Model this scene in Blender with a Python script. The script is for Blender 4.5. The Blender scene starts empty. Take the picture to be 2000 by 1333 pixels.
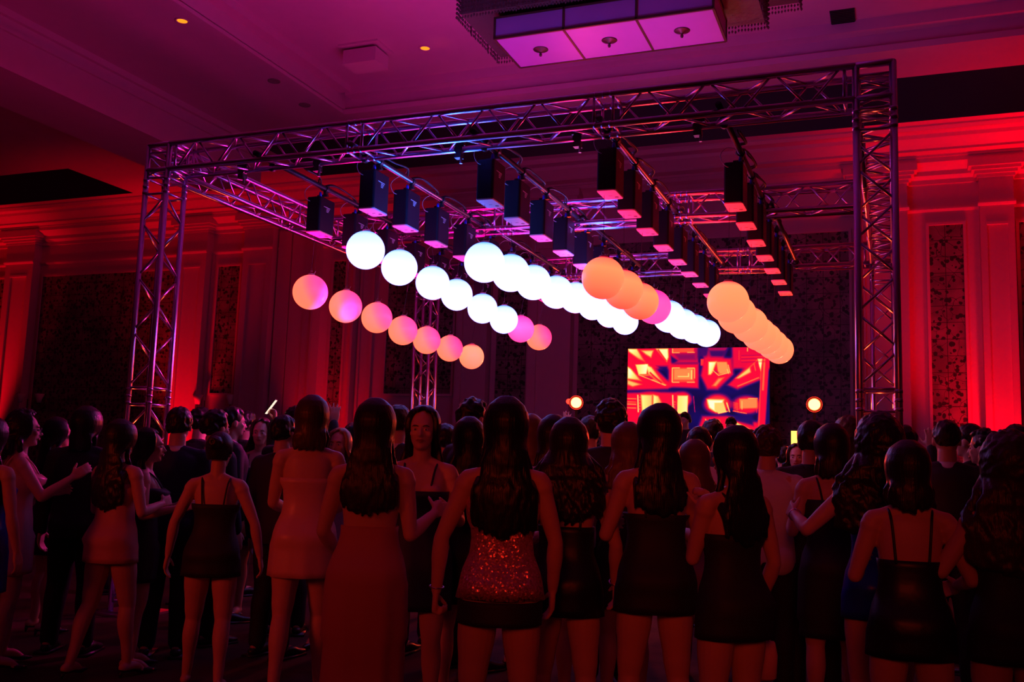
import bpy, math, random
import numpy as np
from mathutils import Vector, Matrix, noise

SC = bpy.context.scene
COL = SC.collection

# ------------------------------------------------------------------ camera
CAM_LOC = Vector((-0.049, -6.763, 1.400))
YAW, PITCH, ROLL, FPX = 0.37711, 0.12798, -0.0335, 1880.24
_cy, _sy, _cp, _sp = math.cos(YAW), math.sin(YAW), math.cos(PITCH), math.sin(PITCH)
_f = Vector((-_sy * _cp, _cy * _cp, _sp)); _r = Vector((_cy, _sy, 0)); _u = _r.cross(_f)
_c, _s = math.cos(ROLL), math.sin(ROLL)
CR, CU, CF = _c * _r - _s * _u, _s * _r + _c * _u, _f
cam_data = bpy.data.cameras.new('camera'); cam = bpy.data.objects.new('camera', cam_data)
COL.objects.link(cam)
cam.matrix_world = Matrix(((CR.x, CU.x, -CF.x, CAM_LOC.x), (CR.y, CU.y, -CF.y, CAM_LOC.y),
                           (CR.z, CU.z, -CF.z, CAM_LOC.z), (0, 0, 0, 1)))
cam_data.sensor_width = 36.0; cam_data.lens = FPX / 2000 * 36.0
cam_data.clip_start = 0.05; cam_data.clip_end = 200
SC.camera = cam

# ------------------------------------------------------------------ colour and world
SC.view_settings.view_transform = 'Standard'
SC.view_settings.look = 'None'
SC.view_settings.exposure = 0.0
SC.view_settings.gamma = 1.0
SC.view_settings.use_curve_mapping = False
try:
    SC.cycles.use_denoising = True
    SC.cycles.max_bounces = 5
    SC.cycles.diffuse_bounces = 3
    SC.cycles.glossy_bounces = 3
    SC.cycles.sample_clamp_indirect = 3.0
    SC.cycles.use_light_tree = True
except Exception:
    pass
world = bpy.data.worlds.new('ballroom_darkness'); SC.world = world
world.use_nodes = True
world.node_tree.nodes['Background'].inputs[0].default_value = (0.05, 0.0, 0.02, 1)
world.node_tree.nodes['Background'].inputs[1].default_value = 0.0

# ------------------------------------------------------------------ room lamps
def lamp(name, kind, loc, energy, color, aim=None, size=0.2, angle=60, blend=0.6, size_y=None):
    l = bpy.data.lights.new(name, kind); l.energy = energy; l.color = color
    if kind == 'SPOT':
        l.spot_size = math.radians(angle); l.spot_blend = blend; l.shadow_soft_size = size
    elif kind == 'AREA':
        l.size = size
        if size_y: l.shape = 'RECTANGLE'; l.size_y = size_y
    else:
        l.shadow_soft_size = size
    o = bpy.data.objects.new(name, l); o.location = loc; COL.objects.link(o)
    if kind == 'AREA' and aim is not None and abs(aim[1] - loc[1]) < 1e-6 and aim[2] > loc[2]:
        o.rotation_euler = (math.pi, 0, 0)
    elif aim is not None:
        d = Vector(aim) - Vector(loc)
        o.rotation_euler = d.to_track_quat('-Z', 'Y').to_euler()
    return o

RED = (1.0, 0.0, 0.012)
MAG = (1.0, 0.0, 0.35)
# red uplights standing at the foot of the back wall, each aimed up its own pilaster
for ux, e in ((-21.75, 1000), (-15.45, 650), (-11.85, 300), (-11.0, 260), (1.62, 1300), (4.2, 1900), (6.9, 1600)):
    lamp('red_uplight', 'SPOT', (ux, 10.75, 0.25), e, RED, aim=(ux + (0.0), 11.55, 6.0), size=0.06, angle=48 if ux < 0 else 58, blend=0.9)
# extra spots added to carry the glow of those lamps across the soffit
for ux, e in ((-22, 420), (-15.6, 420), (1.0, 500), (4.6, 700), (-6, 20)):
    lamp('red_uplight', 'SPOT', (ux, 9.9, 0.3), e, RED, aim=(ux, 10.8, 7.3), size=0.15, angle=70, blend=1.0)
# magenta wash of the ceiling: unseen spots added above the truss rig, aimed up
for wx, wy, e, c in ((-5.0, 2.9, 20, (1.0, 0, .42)), (-2.6, 2.9, 26, (1.0, 0, .55)), (-.2, 2.9, 22, (1.0, 0, .25))):
    lamp('ceiling_wash', 'SPOT', (wx, wy, 4.45), e, c, aim=(wx - .3, wy - .1, 7.6), size=.15, angle=165, blend=1.0)
lamp('red_uplight', 'SPOT', (3.6, 8.6, .3), 650, RED, aim=(2.6, 7.2, 7.3), size=.1, angle=50, blend=1.0)  # extra spot added to redden the soffit at the right
lamp('pink_tower_wash', 'SPOT', (-4.8, 1.7, 2.7), 260, (1.0, .01, .38), aim=(-6.3, .1, 2.7), size=.1, angle=125, blend=.9)  # unseen pink spot added to brighten the left tower and side truss
lamp('ceiling_wash', 'SPOT', (-8.2, 0.5, 3.6), 70, (1.0, 0, .14), aim=(-11.5, 3.5, 7.3), size=0.3, angle=110, blend=1.0)  # another added spot, for the left part of the ceiling
# unseen area lamps added for upward globe glow on winches, pipes and trusses
for rx, y0, y1, c, e in ((-5.24, .9, 5.3, (1.0, .005, .30), 60), (-4.29, .3, 5.3, (.75, .01, .45), 26), (-3.55, .2, 1.4, (.02, .14, 1.0), 46), (-3.165, 1.6, 5.3, (.75, .02, .50), 26),
                         (-2.75, 2.2, 3.2, (.03, .14, 1.0), 16), (-2.12, .3, 5.3, (1.0, .01, .16), 26), (-1.22, .8, 5.3, (1.0, .01, .03), 30)):
    lamp('globe_uplight', 'AREA', (rx - .16, (y0 + y1) / 2, 3.38), e, c, aim=(rx - .1, (y0 + y1) / 2, 9), size=.22, size_y=y1 - y0)
# weak red light reaching the backs of the crowd from the uplights on the near wall
lamp('red_crowd_light', 'SPOT', (-6.0, -10.5, 3.2), 520, (1.0, 0.045, 0.012), aim=(-3.6, -2.0, 1.35), size=.8, angle=27, blend=1.0)
lamp('red_crowd_light', 'SPOT', (0.5, -11.0, 3.2), 400, (1.0, 0.045, 0.012), aim=(-1.0, -2.6, 1.4), size=.8, angle=24, blend=1.0)

# ------------------------------------------------------------------ helpers
def mat(name, color, rough=0.6, metal=0.0, emit=None, strength=1.0, bump=0.0, bscale=40, var=0.0, spec=None, sheen=0):
    m = bpy.data.materials.new(name); m.use_nodes = True
    nt = m.node_tree; b = nt.nodes['Principled BSDF']
    b.inputs['Base Color'].default_value = (*color, 1)
    b.inputs['Roughness'].default_value = rough; b.inputs['Metallic'].default_value = metal
    if spec is not None: b.inputs['Specular IOR Level'].default_value = spec
    if emit: b.inputs['Emission Color'].default_value = (*emit, 1); b.inputs['Emission Strength'].default_value = strength
    if bump or var:
        tc = nt.nodes.new('ShaderNodeTexCoord'); n = nt.nodes.new('ShaderNodeTexNoise')
        n.inputs['Scale'].default_value = bscale; n.inputs['Detail'].default_value = 3
        nt.links.new(tc.outputs['Object'], n.inputs['Vector'])
        if bump:
            bp = nt.nodes.new('ShaderNodeBump'); bp.inputs['Strength'].default_value = bump; bp.inputs['Distance'].default_value = 0.01
            nt.links.new(n.outputs['Fac'], bp.inputs['Height']); nt.links.new(bp.outputs[0], b.inputs['Normal'])
        if var:
            mx = nt.nodes.new('ShaderNodeMix'); mx.data_type = 'RGBA'
            mx.inputs[6].default_value = (*[c * (1 - var) for c in color], 1); mx.inputs[7].default_value = (*[min(1, c * (1 + var)) for c in color], 1)
            nt.links.new(n.outputs['Fac'], mx.inputs[0]); nt.links.new(mx.outputs[2], b.inputs['Base Color'])
    return m

class MB:
    """collects vertices and faces of one mesh"""
    def __init__(s): s.v = []; s.f = []; s.mi = []
    def add(s, v, f, mi=0):
        o = len(s.v); s.v += [tuple(p) for p in v]; s.f += [tuple(i + o for i in q) for q in f]; s.mi += [mi] * len(f)
    def box(s, x0, x1, y0, y1, z0, z1, mi=0):
        v = [(x0, y0, z0), (x1, y0, z0), (x1, y1, z0), (x0, y1, z0), (x0, y0, z1), (x1, y0, z1), (x1, y1, z1), (x0, y1, z1)]
        s.add(v, [(0, 3, 2, 1), (4, 5, 6, 7), (0, 1, 5, 4), (1, 2, 6, 5), (2, 3, 7, 6), (3, 0, 4, 7)], mi)
    def quad(s, a, b, c, d, mi=0): s.add([a, b, c, d], [(0, 1, 2, 3)], mi)
    def tube(s, pts, r, n=10, mi=0, cap=True, flat=None):
        """swept tube through pts; r number or list; flat=(ref vector, ratio) squashes it along ref"""
        P = [Vector(p) for p in pts]; m = len(P)
        R = r if isinstance(r, (list, tuple)) else [r] * m
        t0 = (P[1] - P[0]).normalized()
        a = Vector((0, 0, 1)) if abs(t0.z) < 0.9 else Vector((1, 0, 0))
        if flat: a = Vector(flat[0])
        u = (a - a.dot(t0) * t0).normalized(); vs = []
        for i in range(m):
            t = (P[min(i + 1, m - 1)] - P[max(i - 1, 0)])
            t = t.normalized() if t.length > 1e-9 else t0
            u = (u - u.dot(t) * t)
            u = u.normalized() if u.length > 1e-6 else Vector((1, 0, 0))
            w = t.cross(u); k = flat[1] if flat else 1.0
            for j in range(n):
                an = 2 * math.pi * j / n
                vs.append(P[i] + u * (R[i] * k * math.cos(an)) + w * (R[i] * math.sin(an)))
        fs = []
        for i in range(m - 1):
            for j in range(n):
                k2 = (j + 1) % n
                fs.append((i * n + j, i * n + k2, (i + 1) * n + k2, (i + 1) * n + j))
        if cap: fs.append(tuple(range(n - 1, -1, -1))); fs.append(tuple((m - 1) * n + j for j in range(n)))
        s.add(vs, fs, mi)
    def limb(s, pts, rad, n=12, flat=None, sub=4, mi=0):
        """smooth tapered tube with rounded ends"""
        P, R = smooth_path(pts, rad, sub)
        d0 = (P[0] - P[1]).normalized(); d1 = (P[-1] - P[-2]).normalized()
        P = [P[0] + d0 * R[0] * .95, P[0] + d0 * R[0] * .6] + P + [P[-1] + d1 * R[-1] * .6, P[-1] + d1 * R[-1] * .95]
        R = [R[0] * .25, R[0] * .75] + R + [R[-1] * .75, R[-1] * .25]
        s.tube(P, R, n, mi, True, flat)
    def ball(s, c, r, n=16, m=10, mi=0, rot=None):
        """ellipsoid; r is a number or three radii"""
        rr = (r, r, r) if not isinstance(r, (tuple, list, Vector)) else r
        c = Vector(c); vs = []
        def P(x, y, z):
            q = Vector((x * rr[0], y * rr[1], z * rr[2]))
            if rot is not None: q = rot @ q
            return c + q
        vs.append(P(0, 0, 1))
        for i in range(1, m):
            a = math.pi * i / m
            for j in range(n):
                b = 2 * math.pi * j / n
                vs.append(P(math.sin(a) * math.cos(b), math.sin(a) * math.sin(b), math.cos(a)))
        vs.append(P(0, 0, -1)); fs = []
        for j in range(n): fs.append((0, 1 + j, 1 + (j + 1) % n))
        for i in range(m - 2):
            for j in range(n):
                a, b = 1 + i * n + j, 1 + i * n + (j + 1) % n
                fs.append((a, a + n, b + n, b))
        last = len(vs) - 1; o = 1 + (m - 2) * n
        for j in range(n): fs.append((last, o + (j + 1) % n, o + j))
        s.add(vs, fs, mi)
    def rings(s, rings, close=True, cap=(True, True), mi=0):
        n = len(rings[0]); vs = [p for r in rings for p in r]; fs = []
        for i in range(len(rings) - 1):
            for j in range(n if close else n - 1):
                k = (j + 1) % n
                fs.append((i * n + j, i * n + k, (i + 1) * n + k, (i + 1) * n + j))
        if cap[0]: fs.append(tuple(range(n - 1, -1, -1)))
        if cap[1]: fs.append(tuple((len(rings) - 1) * n + j for j in range(n)))
        s.add(vs, fs, mi)
    def lathe(s, prof, c, n=24, axis='Z', mi=0):
        c = Vector(c); rs = []
        for r, h in prof:
            row = []
            for j in range(n):
                a = 2 * math.pi * j / n
                q = (r * math.cos(a), r * math.sin(a), h) if axis == 'Z' else (r * math.cos(a), h, r * math.sin(a))
                row.append(c + Vector(q))
            rs.append(row)
        s.rings(rs, mi=mi)
    def mesh(s, name, mats, smooth=False):
        me = bpy.data.meshes.new(name); me.from_pydata(s.v, [], s.f); me.update()
        for m in (mats if isinstance(mats, (list, tuple)) else [mats]): me.materials.append(m)
        if any(s.mi): me.polygons.foreach_set('material_index', s.mi)
        if smooth: me.polygons.foreach_set('use_smooth', [True] * len(me.polygons))
        return me
    def build(s, name, mats, parent=None, smooth=False, loc=None):
        o = bpy.data.objects.new(name, s.mesh(name, mats, smooth)); COL.objects.link(o)
        if parent is not None: o.parent = parent
        if loc is not None: o.location = loc
        return o

def smooth_path(pts, rad, sub=4):
    P = [Vector(p) for p in pts]; n = len(P)
    if not isinstance(rad, (list, tuple)): rad = [rad] * n
    oP, oR = [], []
    for i in range(n - 1):
        a, b, c, d = P[max(i - 1, 0)], P[i], P[i + 1], P[min(i + 2, n - 1)]
        for k in range(sub):
            t = k / sub
            q = 0.5 * ((2 * b) + (c - a) * t + (2 * a - 5 * b + 4 * c - d) * t * t + (3 * b - a - 3 * c + d) * t ** 3)
            oP.append(q); oR.append(rad[i] + (rad[i + 1] - rad[i]) * (t * t * (3 - 2 * t)))
    oP.append(P[-1]); oR.append(rad[-1])
    return oP, oR

def thing(name, label, cat, loc=(0, 0, 0), rotz=0.0, group=None):
    o = bpy.data.objects.new(name, None); COL.objects.link(o); o.empty_display_size = 0.1
    o.location = loc; o.rotation_euler = (0, 0, rotz); o['label'] = label; o['category'] = cat
    if group: o['group'] = group
    return o
def tag(o, label, cat, group=None):
    o['label'] = label; o['category'] = cat
    if group: o['group'] = group
    return o
def struct(o): o['kind'] = 'structure'; return o
def dup(root, loc=None, rotz=None, label=None):
    r = root.copy(); COL.objects.link(r)
    if loc is not None: r.location = loc
    if rotz is not None: r.rotation_euler = (0, 0, rotz)
    if label: r['label'] = label
    for ch in list(root.children):
        c = ch.copy(); COL.objects.link(c); c.parent = r
        for g in ch.children:
            d = g.copy(); COL.objects.link(d); d.parent = c
    return r
ORD = ['first', 'second', 'third', 'fourth', 'fifth', 'sixth', 'seventh', 'eighth']

# ------------------------------------------------------------------ room shell
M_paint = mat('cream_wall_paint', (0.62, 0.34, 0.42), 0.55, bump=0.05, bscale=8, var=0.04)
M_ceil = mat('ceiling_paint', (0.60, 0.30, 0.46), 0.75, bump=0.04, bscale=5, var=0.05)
M_dark = mat('dark_recess_paint', (0.07, 0.06, 0.07), 0.8)  # one even dark colour for every face of the ceiling recesses
M_floor = bpy.data.materials.new('patterned_carpet'); M_floor.use_nodes = True
def _floor():
    nt = M_floor.node_tree; b = nt.nodes['Principled BSDF']; b.inputs['Roughness'].default_value = 0.9; b.inputs['Specular IOR Level'].default_value = .12
    tc = nt.nodes.new('ShaderNodeTexCoord'); v = nt.nodes.new('ShaderNodeTexVoronoi'); v.inputs['Scale'].default_value = 1.3
    n = nt.nodes.new('ShaderNodeTexNoise'); n.inputs['Scale'].default_value = 3.0; n.inputs['Detail'].default_value = 6
    cr = nt.nodes.new('ShaderNodeValToRGB')
    cr.color_ramp.elements[0].color = (0.012, 0.008, 0.008, 1); cr.color_ramp.elements[1].color = (0.07, 0.03, 0.025, 1)
    cr.color_ramp.elements[0].position = 0.35; cr.color_ramp.elements[1].position = 0.7
    mx = nt.nodes.new('ShaderNodeMath'); mx.operation = 'ADD'
    nt.links.new(tc.outputs['Object'], v.inputs['Vector']); nt.links.new(tc.outputs['Object'], n.inputs['Vector'])
    sc = nt.nodes.new('ShaderNodeMath'); sc.operation = 'MULTIPLY'; sc.inputs[1].default_value = 0.35
    nt.links.new(v.outputs['Distance'], sc.inputs[0]); nt.links.new(sc.outputs[0], mx.inputs[0]); nt.links.new(n.outputs['Fac'], mx.inputs[1])
    nt.links.new(mx.outputs[0], cr.inputs[0]); nt.links.new(cr.outputs[0], b.inputs['Base Color'])
_floor()
# wallpaper: a dark ground with a thin square grid and dark leafy sprigs
M_wp = bpy.data.materials.new('leaf_sprig_wallpaper'); M_wp.use_nodes = True
def _wp():
    nt = M_wp.node_tree; b = nt.nodes['Principled BSDF']; b.inputs['Roughness'].default_value = 0.5
    tc = nt.nodes.new('ShaderNodeTexCoord'); L = nt.links.new
    def math_(op, a=None, bb=None, va=None, vb=None):
        n = nt.nodes.new('ShaderNodeMath'); n.operation = op
        if a is not None: L(a, n.inputs[0])
        elif va is not None: n.inputs[0].default_value = va
        if bb is not None: L(bb, n.inputs[1])
        elif vb is not None: n.inputs[1].default_value = vb
        return n.outputs[0]
    sp = nt.nodes.new('ShaderNodeSeparateXYZ'); L(tc.outputs['Object'], sp.inputs[0])
    cm = nt.nodes.new('ShaderNodeCombineXYZ'); L(sp.outputs[0], cm.inputs[0]); L(sp.outputs[2], cm.inputs[1])
    nz = nt.nodes.new('ShaderNodeTexNoise'); nz.inputs['Scale'].default_value = 7; L(cm.outputs[0], nz.inputs['Vector'])
    ofs = nt.nodes.new('ShaderNodeMix'); ofs.data_type = 'VECTOR'; ofs.inputs[0].default_value = 0.06
    L(cm.outputs[0], ofs.inputs[4]); L(nz.outputs['Color'], ofs.inputs[5])
    v = nt.nodes.new('ShaderNodeTexVoronoi'); v.inputs['Scale'].default_value = 11.0; L(ofs.outputs[1], v.inputs['Vector'])
    leaf = math_('LESS_THAN', v.outputs['Distance'], math_('MULTIPLY', nz.outputs['Fac'], vb=0.72))
    v2 = nt.nodes.new('ShaderNodeTexVoronoi'); v2.feature = 'DISTANCE_TO_EDGE'; v2.inputs['Scale'].default_value = 3.6; L(ofs.outputs[1], v2.inputs['Vector'])
    stem = math_('LESS_THAN', v2.outputs['Distance'], vb=0.009)
    gx = math_('LESS_THAN', math_('FRACT', math_('MULTIPLY', sp.outputs[0], vb=3.4)), vb=0.035)
    gz = math_('LESS_THAN', math_('FRACT', math_('MULTIPLY', sp.outputs[2], vb=3.4)), vb=0.035)
    dark = math_('MAXIMUM', math_('MAXIMUM', leaf, stem), math_('MAXIMUM', gx, gz))
    n2 = nt.nodes.new('ShaderNodeTexNoise'); n2.inputs['Scale'].default_value = 2.2; L(cm.outputs[0], n2.inputs['Vector'])
    cr = nt.nodes.new('ShaderNodeValToRGB')
    cr.color_ramp.elements[0].position = .35; cr.color_ramp.elements[0].color = (0.14, 0.09, 0.10, 1)
    cr.color_ramp.elements[1].position = .7; cr.color_ramp.elements[1].color = (0.30, 0.18, 0.20, 1)
    L(n2.outputs['Fac'], cr.inputs[0])
    mx = nt.nodes.new('ShaderNodeMix'); mx.data_type = 'RGBA'; mx.inputs[7].default_value = (0.022, 0.018, 0.018, 1)
    L(cr.outputs[0], mx.inputs[6]); L(dark, mx.inputs[0]); L(mx.outputs[2], b.inputs['Base Color'])
_wp()

YW = 11.5
m = MB(); m.quad((-32, -16, 0), (14, -16, 0), (14, YW, 0), (-32, YW, 0)); struct(m.build('floor', M_floor))
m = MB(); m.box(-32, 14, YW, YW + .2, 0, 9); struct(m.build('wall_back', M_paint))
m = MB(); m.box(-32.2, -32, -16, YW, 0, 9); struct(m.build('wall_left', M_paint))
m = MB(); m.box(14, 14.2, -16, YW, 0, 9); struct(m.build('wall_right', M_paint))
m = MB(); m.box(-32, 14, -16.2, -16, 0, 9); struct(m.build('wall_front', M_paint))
# ceiling: low soffit, raised centre field, two dark recesses near the back wall
ZS, ZC, ZR = 7.3, 7.66, 8.3
holes = [(-8.65, 9.0, -12.0, 6.86, ZC), (-11.2, 9.0, 8.03, 10.0, ZR), (-27.0, -16.15, 8.1, 10.0, ZR)]
xs = sorted({-32, 14} | {h[0] for h in holes} | {h[1] for h in holes}); ys = sorted({-16, YW} | {h[2] for h in holes} | {h[3] for h in holes})
m = MB()
for i in range(len(xs) - 1):
    for j in range(len(ys) - 1):
        cx, cyy = (xs[i] + xs[i + 1]) / 2, (ys[j] + ys[j + 1]) / 2
        if any(h[0] < cx < h[1] and h[2] < cyy < h[3] for h in holes): continue
        m.quad((xs[i], ys[j], ZS), (xs[i], ys[j + 1], ZS), (xs[i + 1], ys[j + 1], ZS), (xs[i + 1], ys[j], ZS))
h = holes[0]
m.quad((h[0], h[2], ZC), (h[0], h[3], ZC), (h[1], h[3], ZC), (h[1], h[2], ZC))
for hh in holes[:1]:
    x0, x1, y0, y1, zt = hh
    m.quad((x0, y0, ZS), (x0, y1, ZS), (x0, y1, zt), (x0, y0, zt)); m.quad((x1, y0, ZS), (x1, y1, ZS), (x1, y1, zt), (x1, y0, zt))
    m.quad((x0, y1, ZS), (x1, y1, ZS), (x1, y1, zt), (x0, y1, zt)); m.quad((x0, y0, ZS), (x1, y0, ZS), (x1, y0, zt), (x0, y0, zt))
# steps of moulding around the raised field and the soffit
m.box(-8.55, 8.9, 6.66, 6.86, 7.50, ZC); m.box(-8.65, 9.0, 6.80, 6.95, 7.22, 7.31); m.box(-8.65, -8.45, -12, 6.66, 7.55, ZC)
m.box(-8.80, -8.65, -12, 6.95, 7.24, 7.31)
m.box(-12.45, -11.15, -16, 8.0, 6.5, ZS); m.box(-12.6, -12.45, -16, 8.0, 6.58, 6.66); m.box(-12.6, -12.45, -16, 8.0, 6.9, ZS)
m.box(-11.15, -11.08, -16, 8.0, 7.2, ZS); m.box(-11.15, -11.10, -16, 8.0, 7.0, 7.06)
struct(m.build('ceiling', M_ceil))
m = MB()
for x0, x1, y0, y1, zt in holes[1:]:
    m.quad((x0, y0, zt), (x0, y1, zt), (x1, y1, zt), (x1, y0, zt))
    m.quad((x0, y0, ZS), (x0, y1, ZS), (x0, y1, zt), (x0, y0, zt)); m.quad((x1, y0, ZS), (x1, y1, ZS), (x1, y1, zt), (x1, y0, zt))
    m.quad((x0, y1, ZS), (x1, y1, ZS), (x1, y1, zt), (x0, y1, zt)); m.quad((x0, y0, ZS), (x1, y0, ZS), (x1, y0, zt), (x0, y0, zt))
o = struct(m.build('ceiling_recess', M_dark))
# cornice along the back wall
def profile_run(m, prof, x0, x1, y):
    rs = [[(x, y - a, z) for a, z in prof] for x in (x0, x1)]
    m.rings(rs, True, (True, True))
CORN = [(0, 6.62), (.05, 6.62), (.05, 6.70), (.12, 6.76), (.12, 6.84), (.22, 6.90), (.34, 6.94), (.34, 7.02), (.38, 7.02), (.38, 7.06), (.62, 7.06), (.62, 7.10), (.66, 7.14), (.78, 7.24), (.80, 7.30), (0, 7.30)]
m = MB(); profile_run(m, CORN, -32, 14, YW)
profile_run(m, [(0, 6.12), (.03, 6.12), (.05, 6.16), (.05, 6.19), (0, 6.20)], -32, 14, YW)
profile_run(m, [(0, 0), (.04, 0), (.04, .22), (.02, .26), (0, .26)], -32, 14, YW)
profile_run(m, [(1.15, 7.24), (1.25, 7.22), (1.30, 7.27), (1.30, 7.30), (1.15, 7.30)], -32, 14, YW)
struct(m.build('trim_1', M_paint))
# pilasters with capitals, necking band and a sunk panel
def pilaster(k, x0, x1):
    m = MB(); y = YW - .24; w = x1 - x0
    a, b = x0 + w * .2, x1 - w * .2
    m.box(x0, x1, y + .05, YW, 0, 6.62)
    m.box(x0, a, y, y + .05, 0, 6.62); m.box(b, x1, y, y + .05, 0, 6.62)
    m.box(a, b, y, y + .05, 5.80, 6.62); m.box(a, b, y, y + .05, 0, 0.9)
    m.box(a - .01, b + .01, y - .012, y + .03, 5.78, 5.83)
    profile_run(m, [(0, 6.12), (.03, 6.12), (.05, 6.16), (.05, 6.19), (0, 6.20)], x0 - .03, x1 + .03, y)
    for s_, z0, z1 in ((.03, 6.62, 6.68), (.07, 6.68, 6.74), (.12, 6.74, 6.80), (.17, 6.80, 6.95)):
        m.box(x0 - s_, x1 + s_, y - s_, YW, z0, z1)
    m.box(x0 - .03, x1 + .03, y - .03, YW, 0, .3)
    struct(m.build('trim_%d' % k, M_paint))
PIL = [(-21.4, -20.45), (-15.8, -15.0), (-13.95, -13.15), (-8.45, -7.75), (-6.85, -5.95), (-.62, .28), (1.44, 1.97), (3.1, 3.9)]
for k, (a, b) in enumerate(PIL): pilaster(k + 2, a, b)
# wallpapered panels with a raised moulding frame
def wp_panel(k, x0, x1, z0, z1, fr=.05):
    m = MB(); m.box(x0, x1, YW - .015, YW, z0, z1)
    o = struct(m.build('wall_panel', M_wp))
    m = MB()
    for q in ((x0 - fr, x1 + fr, z1, z1 + fr), (x0 - fr, x1 + fr, z0 - fr, z0), (x0 - fr, x0, z0, z1), (x1, x1 + fr, z0, z1)):
        m.box(q[0], q[1], YW - .045, YW, q[2], q[3])
    struct(m.build('trim_%d' % k, M_paint))
for k, a in enumerate([(-31, -21.5, .95, 5.8), (-20.3, -15.95, .95, 5.8), (-14.78, -14.17, 2.82, 5.82), (-11.62, -11.30, 1.0, 5.8), (-10.2, -8.62, 2.83, 5.5),
                       (-7.62, -6.95, .95, 5.82), (-5.85, -.72, .95, 5.85), (.63, 1.18, 1.2, 5.87), (2.06, 3.05, .95, 5.85), (4.0, 9, .95, 5.85)]):
    wp_panel(20 + k, *a)
# flat folding wall leaves between the pilasters on the left
for k, (a, b) in enumerate([(-13.08, -12.74), (-12.70, -12.32)]):
    m = MB(); m.box(a, b, YW - .10, YW - .02, 0, 6.55); struct(m.build('door_%d' % (k + 1), M_paint))
m = MB(); m.box(-12.28, -12.05, YW - .16, YW, 0, 6.62); m.box(-12.05, -11.98, YW - .1, YW, 0, 6.62); m.box(-11.98, -11.93, YW - .3, YW, 0, 6.62)
m.box(-11.0, -10.94, YW - .22, YW, 0, 6.62); m.box(-10.6, -10.54, YW - .06, YW, 0, 6.1); m.box(-10.9, -10.85, YW - .05, YW, 0, 6.1)
m.box(-7.72, -7.66, YW - .05, YW, 0, 6.1); m.box(-14.98, -14.93, YW - .04, YW, 0, 6.1)
struct(m.build('trim_40', M_paint))
# ------------------------------------------------------------------ aluminium truss
W, ZT = 0.239, 4.219
ZB = ZT - W
TL, TD, TM = 6.404, 5.475, 2.792
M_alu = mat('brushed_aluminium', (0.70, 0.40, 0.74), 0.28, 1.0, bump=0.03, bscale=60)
M_blk = mat('black_plastic', (0.012, 0.012, 0.014), 0.45)
M_blkm = mat('black_powder_coat', (0.02, 0.02, 0.022), 0.4, 0.3)
M_steel = mat('dark_steel', (0.25, 0.25, 0.26), 0.35, 1.0)

def zigzag(m, n0, n1, c0, c1, half, phase, r=0.0095):
    """diagonals between two parallel chords, from parameter n0 to n1"""
    k = max(2, int(round((n1 - n0) / half))); st = (n1 - n0) / k
    for i in range(k):
        a, b = (c0, c1) if (i + phase) % 2 == 0 else (c1, c0)
        m.tube([a(n0 + i * st + .012), b(n0 + (i + 1) * st - .012)], r, 7)

def truss(name, label, fr, length, joints, group, ends=(True, True), half=.235, brace_gap=.075):
    """fr(s, a, b): along, across, up. Two chords each side; every face is laced"""
    base = fr(0, 0, 0)
    root = thing(name, label, 'truss', base, group=group)
    P = lambda s_, a, b: fr(s_, a, b) - base
    corners = [(0, 0), (1, 0), (1, 1), (0, 1)]
    cuts = [0.0] + list(joints) + [length]
    for (a, b) in corners:
        m = MB(); m.tube([P(0, a * W, b * W), P(length, a * W, b * W)], .025, 14)
        for j in joints:
            for q in (-.06, .0, .06): m.tube([P(j + q - .012, a * W, b * W), P(j + q + .012, a * W, b * W)], .0275, 14)
        m.build('chord', M_alu, root, True)
    for fi in range(4):
        (a0, b0), (a1, b1) = corners[fi], corners[(fi + 1) % 4]
        c0 = lambda s_, a0=a0, b0=b0: P(s_, a0 * W, b0 * W); c1 = lambda s_, a1=a1, b1=b1: P(s_, a1 * W, b1 * W)
        for k in range(len(cuts) - 1):
            m = MB()
            s0 = cuts[k] + (brace_gap if k > 0 or ends[0] else 0); s1 = cuts[k + 1] - (brace_gap if k < len(cuts) - 2 or ends[1] else 0)
            zigzag(m, s0 + .01, s1 - .01, c0, c1, half, fi)
            if k > 0 or ends[0]: m.tube([c0(s0), c1(s0)], .0115, 8)
            if k < len(cuts) - 2 or ends[1]: m.tube([c0(s1), c1(s1)], .0115, 8)
            m.build('lattice_bracing', M_alu, root, True)
    return root
G_T = 'aluminium trusses of the dance floor rig'
def along_x(x0, y0, z0): return lambda s_, a, b: Vector((x0 + s_, y0 + a, z0 + b))
def along_y(x0, y0, z0): return lambda s_, a, b: Vector((x0 + a, y0 + s_, z0 + b))
def along_z(x0, y0, z0): return lambda s_, a, b: Vector((x0 + a, y0 + b, z0 + s_))
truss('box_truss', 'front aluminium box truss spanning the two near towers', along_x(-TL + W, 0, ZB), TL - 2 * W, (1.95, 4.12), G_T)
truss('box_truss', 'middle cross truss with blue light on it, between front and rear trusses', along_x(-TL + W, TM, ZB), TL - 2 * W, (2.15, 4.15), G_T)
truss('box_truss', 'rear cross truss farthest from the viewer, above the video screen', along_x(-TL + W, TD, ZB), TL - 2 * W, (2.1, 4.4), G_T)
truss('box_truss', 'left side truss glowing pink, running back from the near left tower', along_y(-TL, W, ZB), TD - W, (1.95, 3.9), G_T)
truss('box_truss', 'right side truss seen end-on through the near right tower', along_y(-W, W, ZB), TD - W, (1.95, 3.9), G_T)
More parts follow.
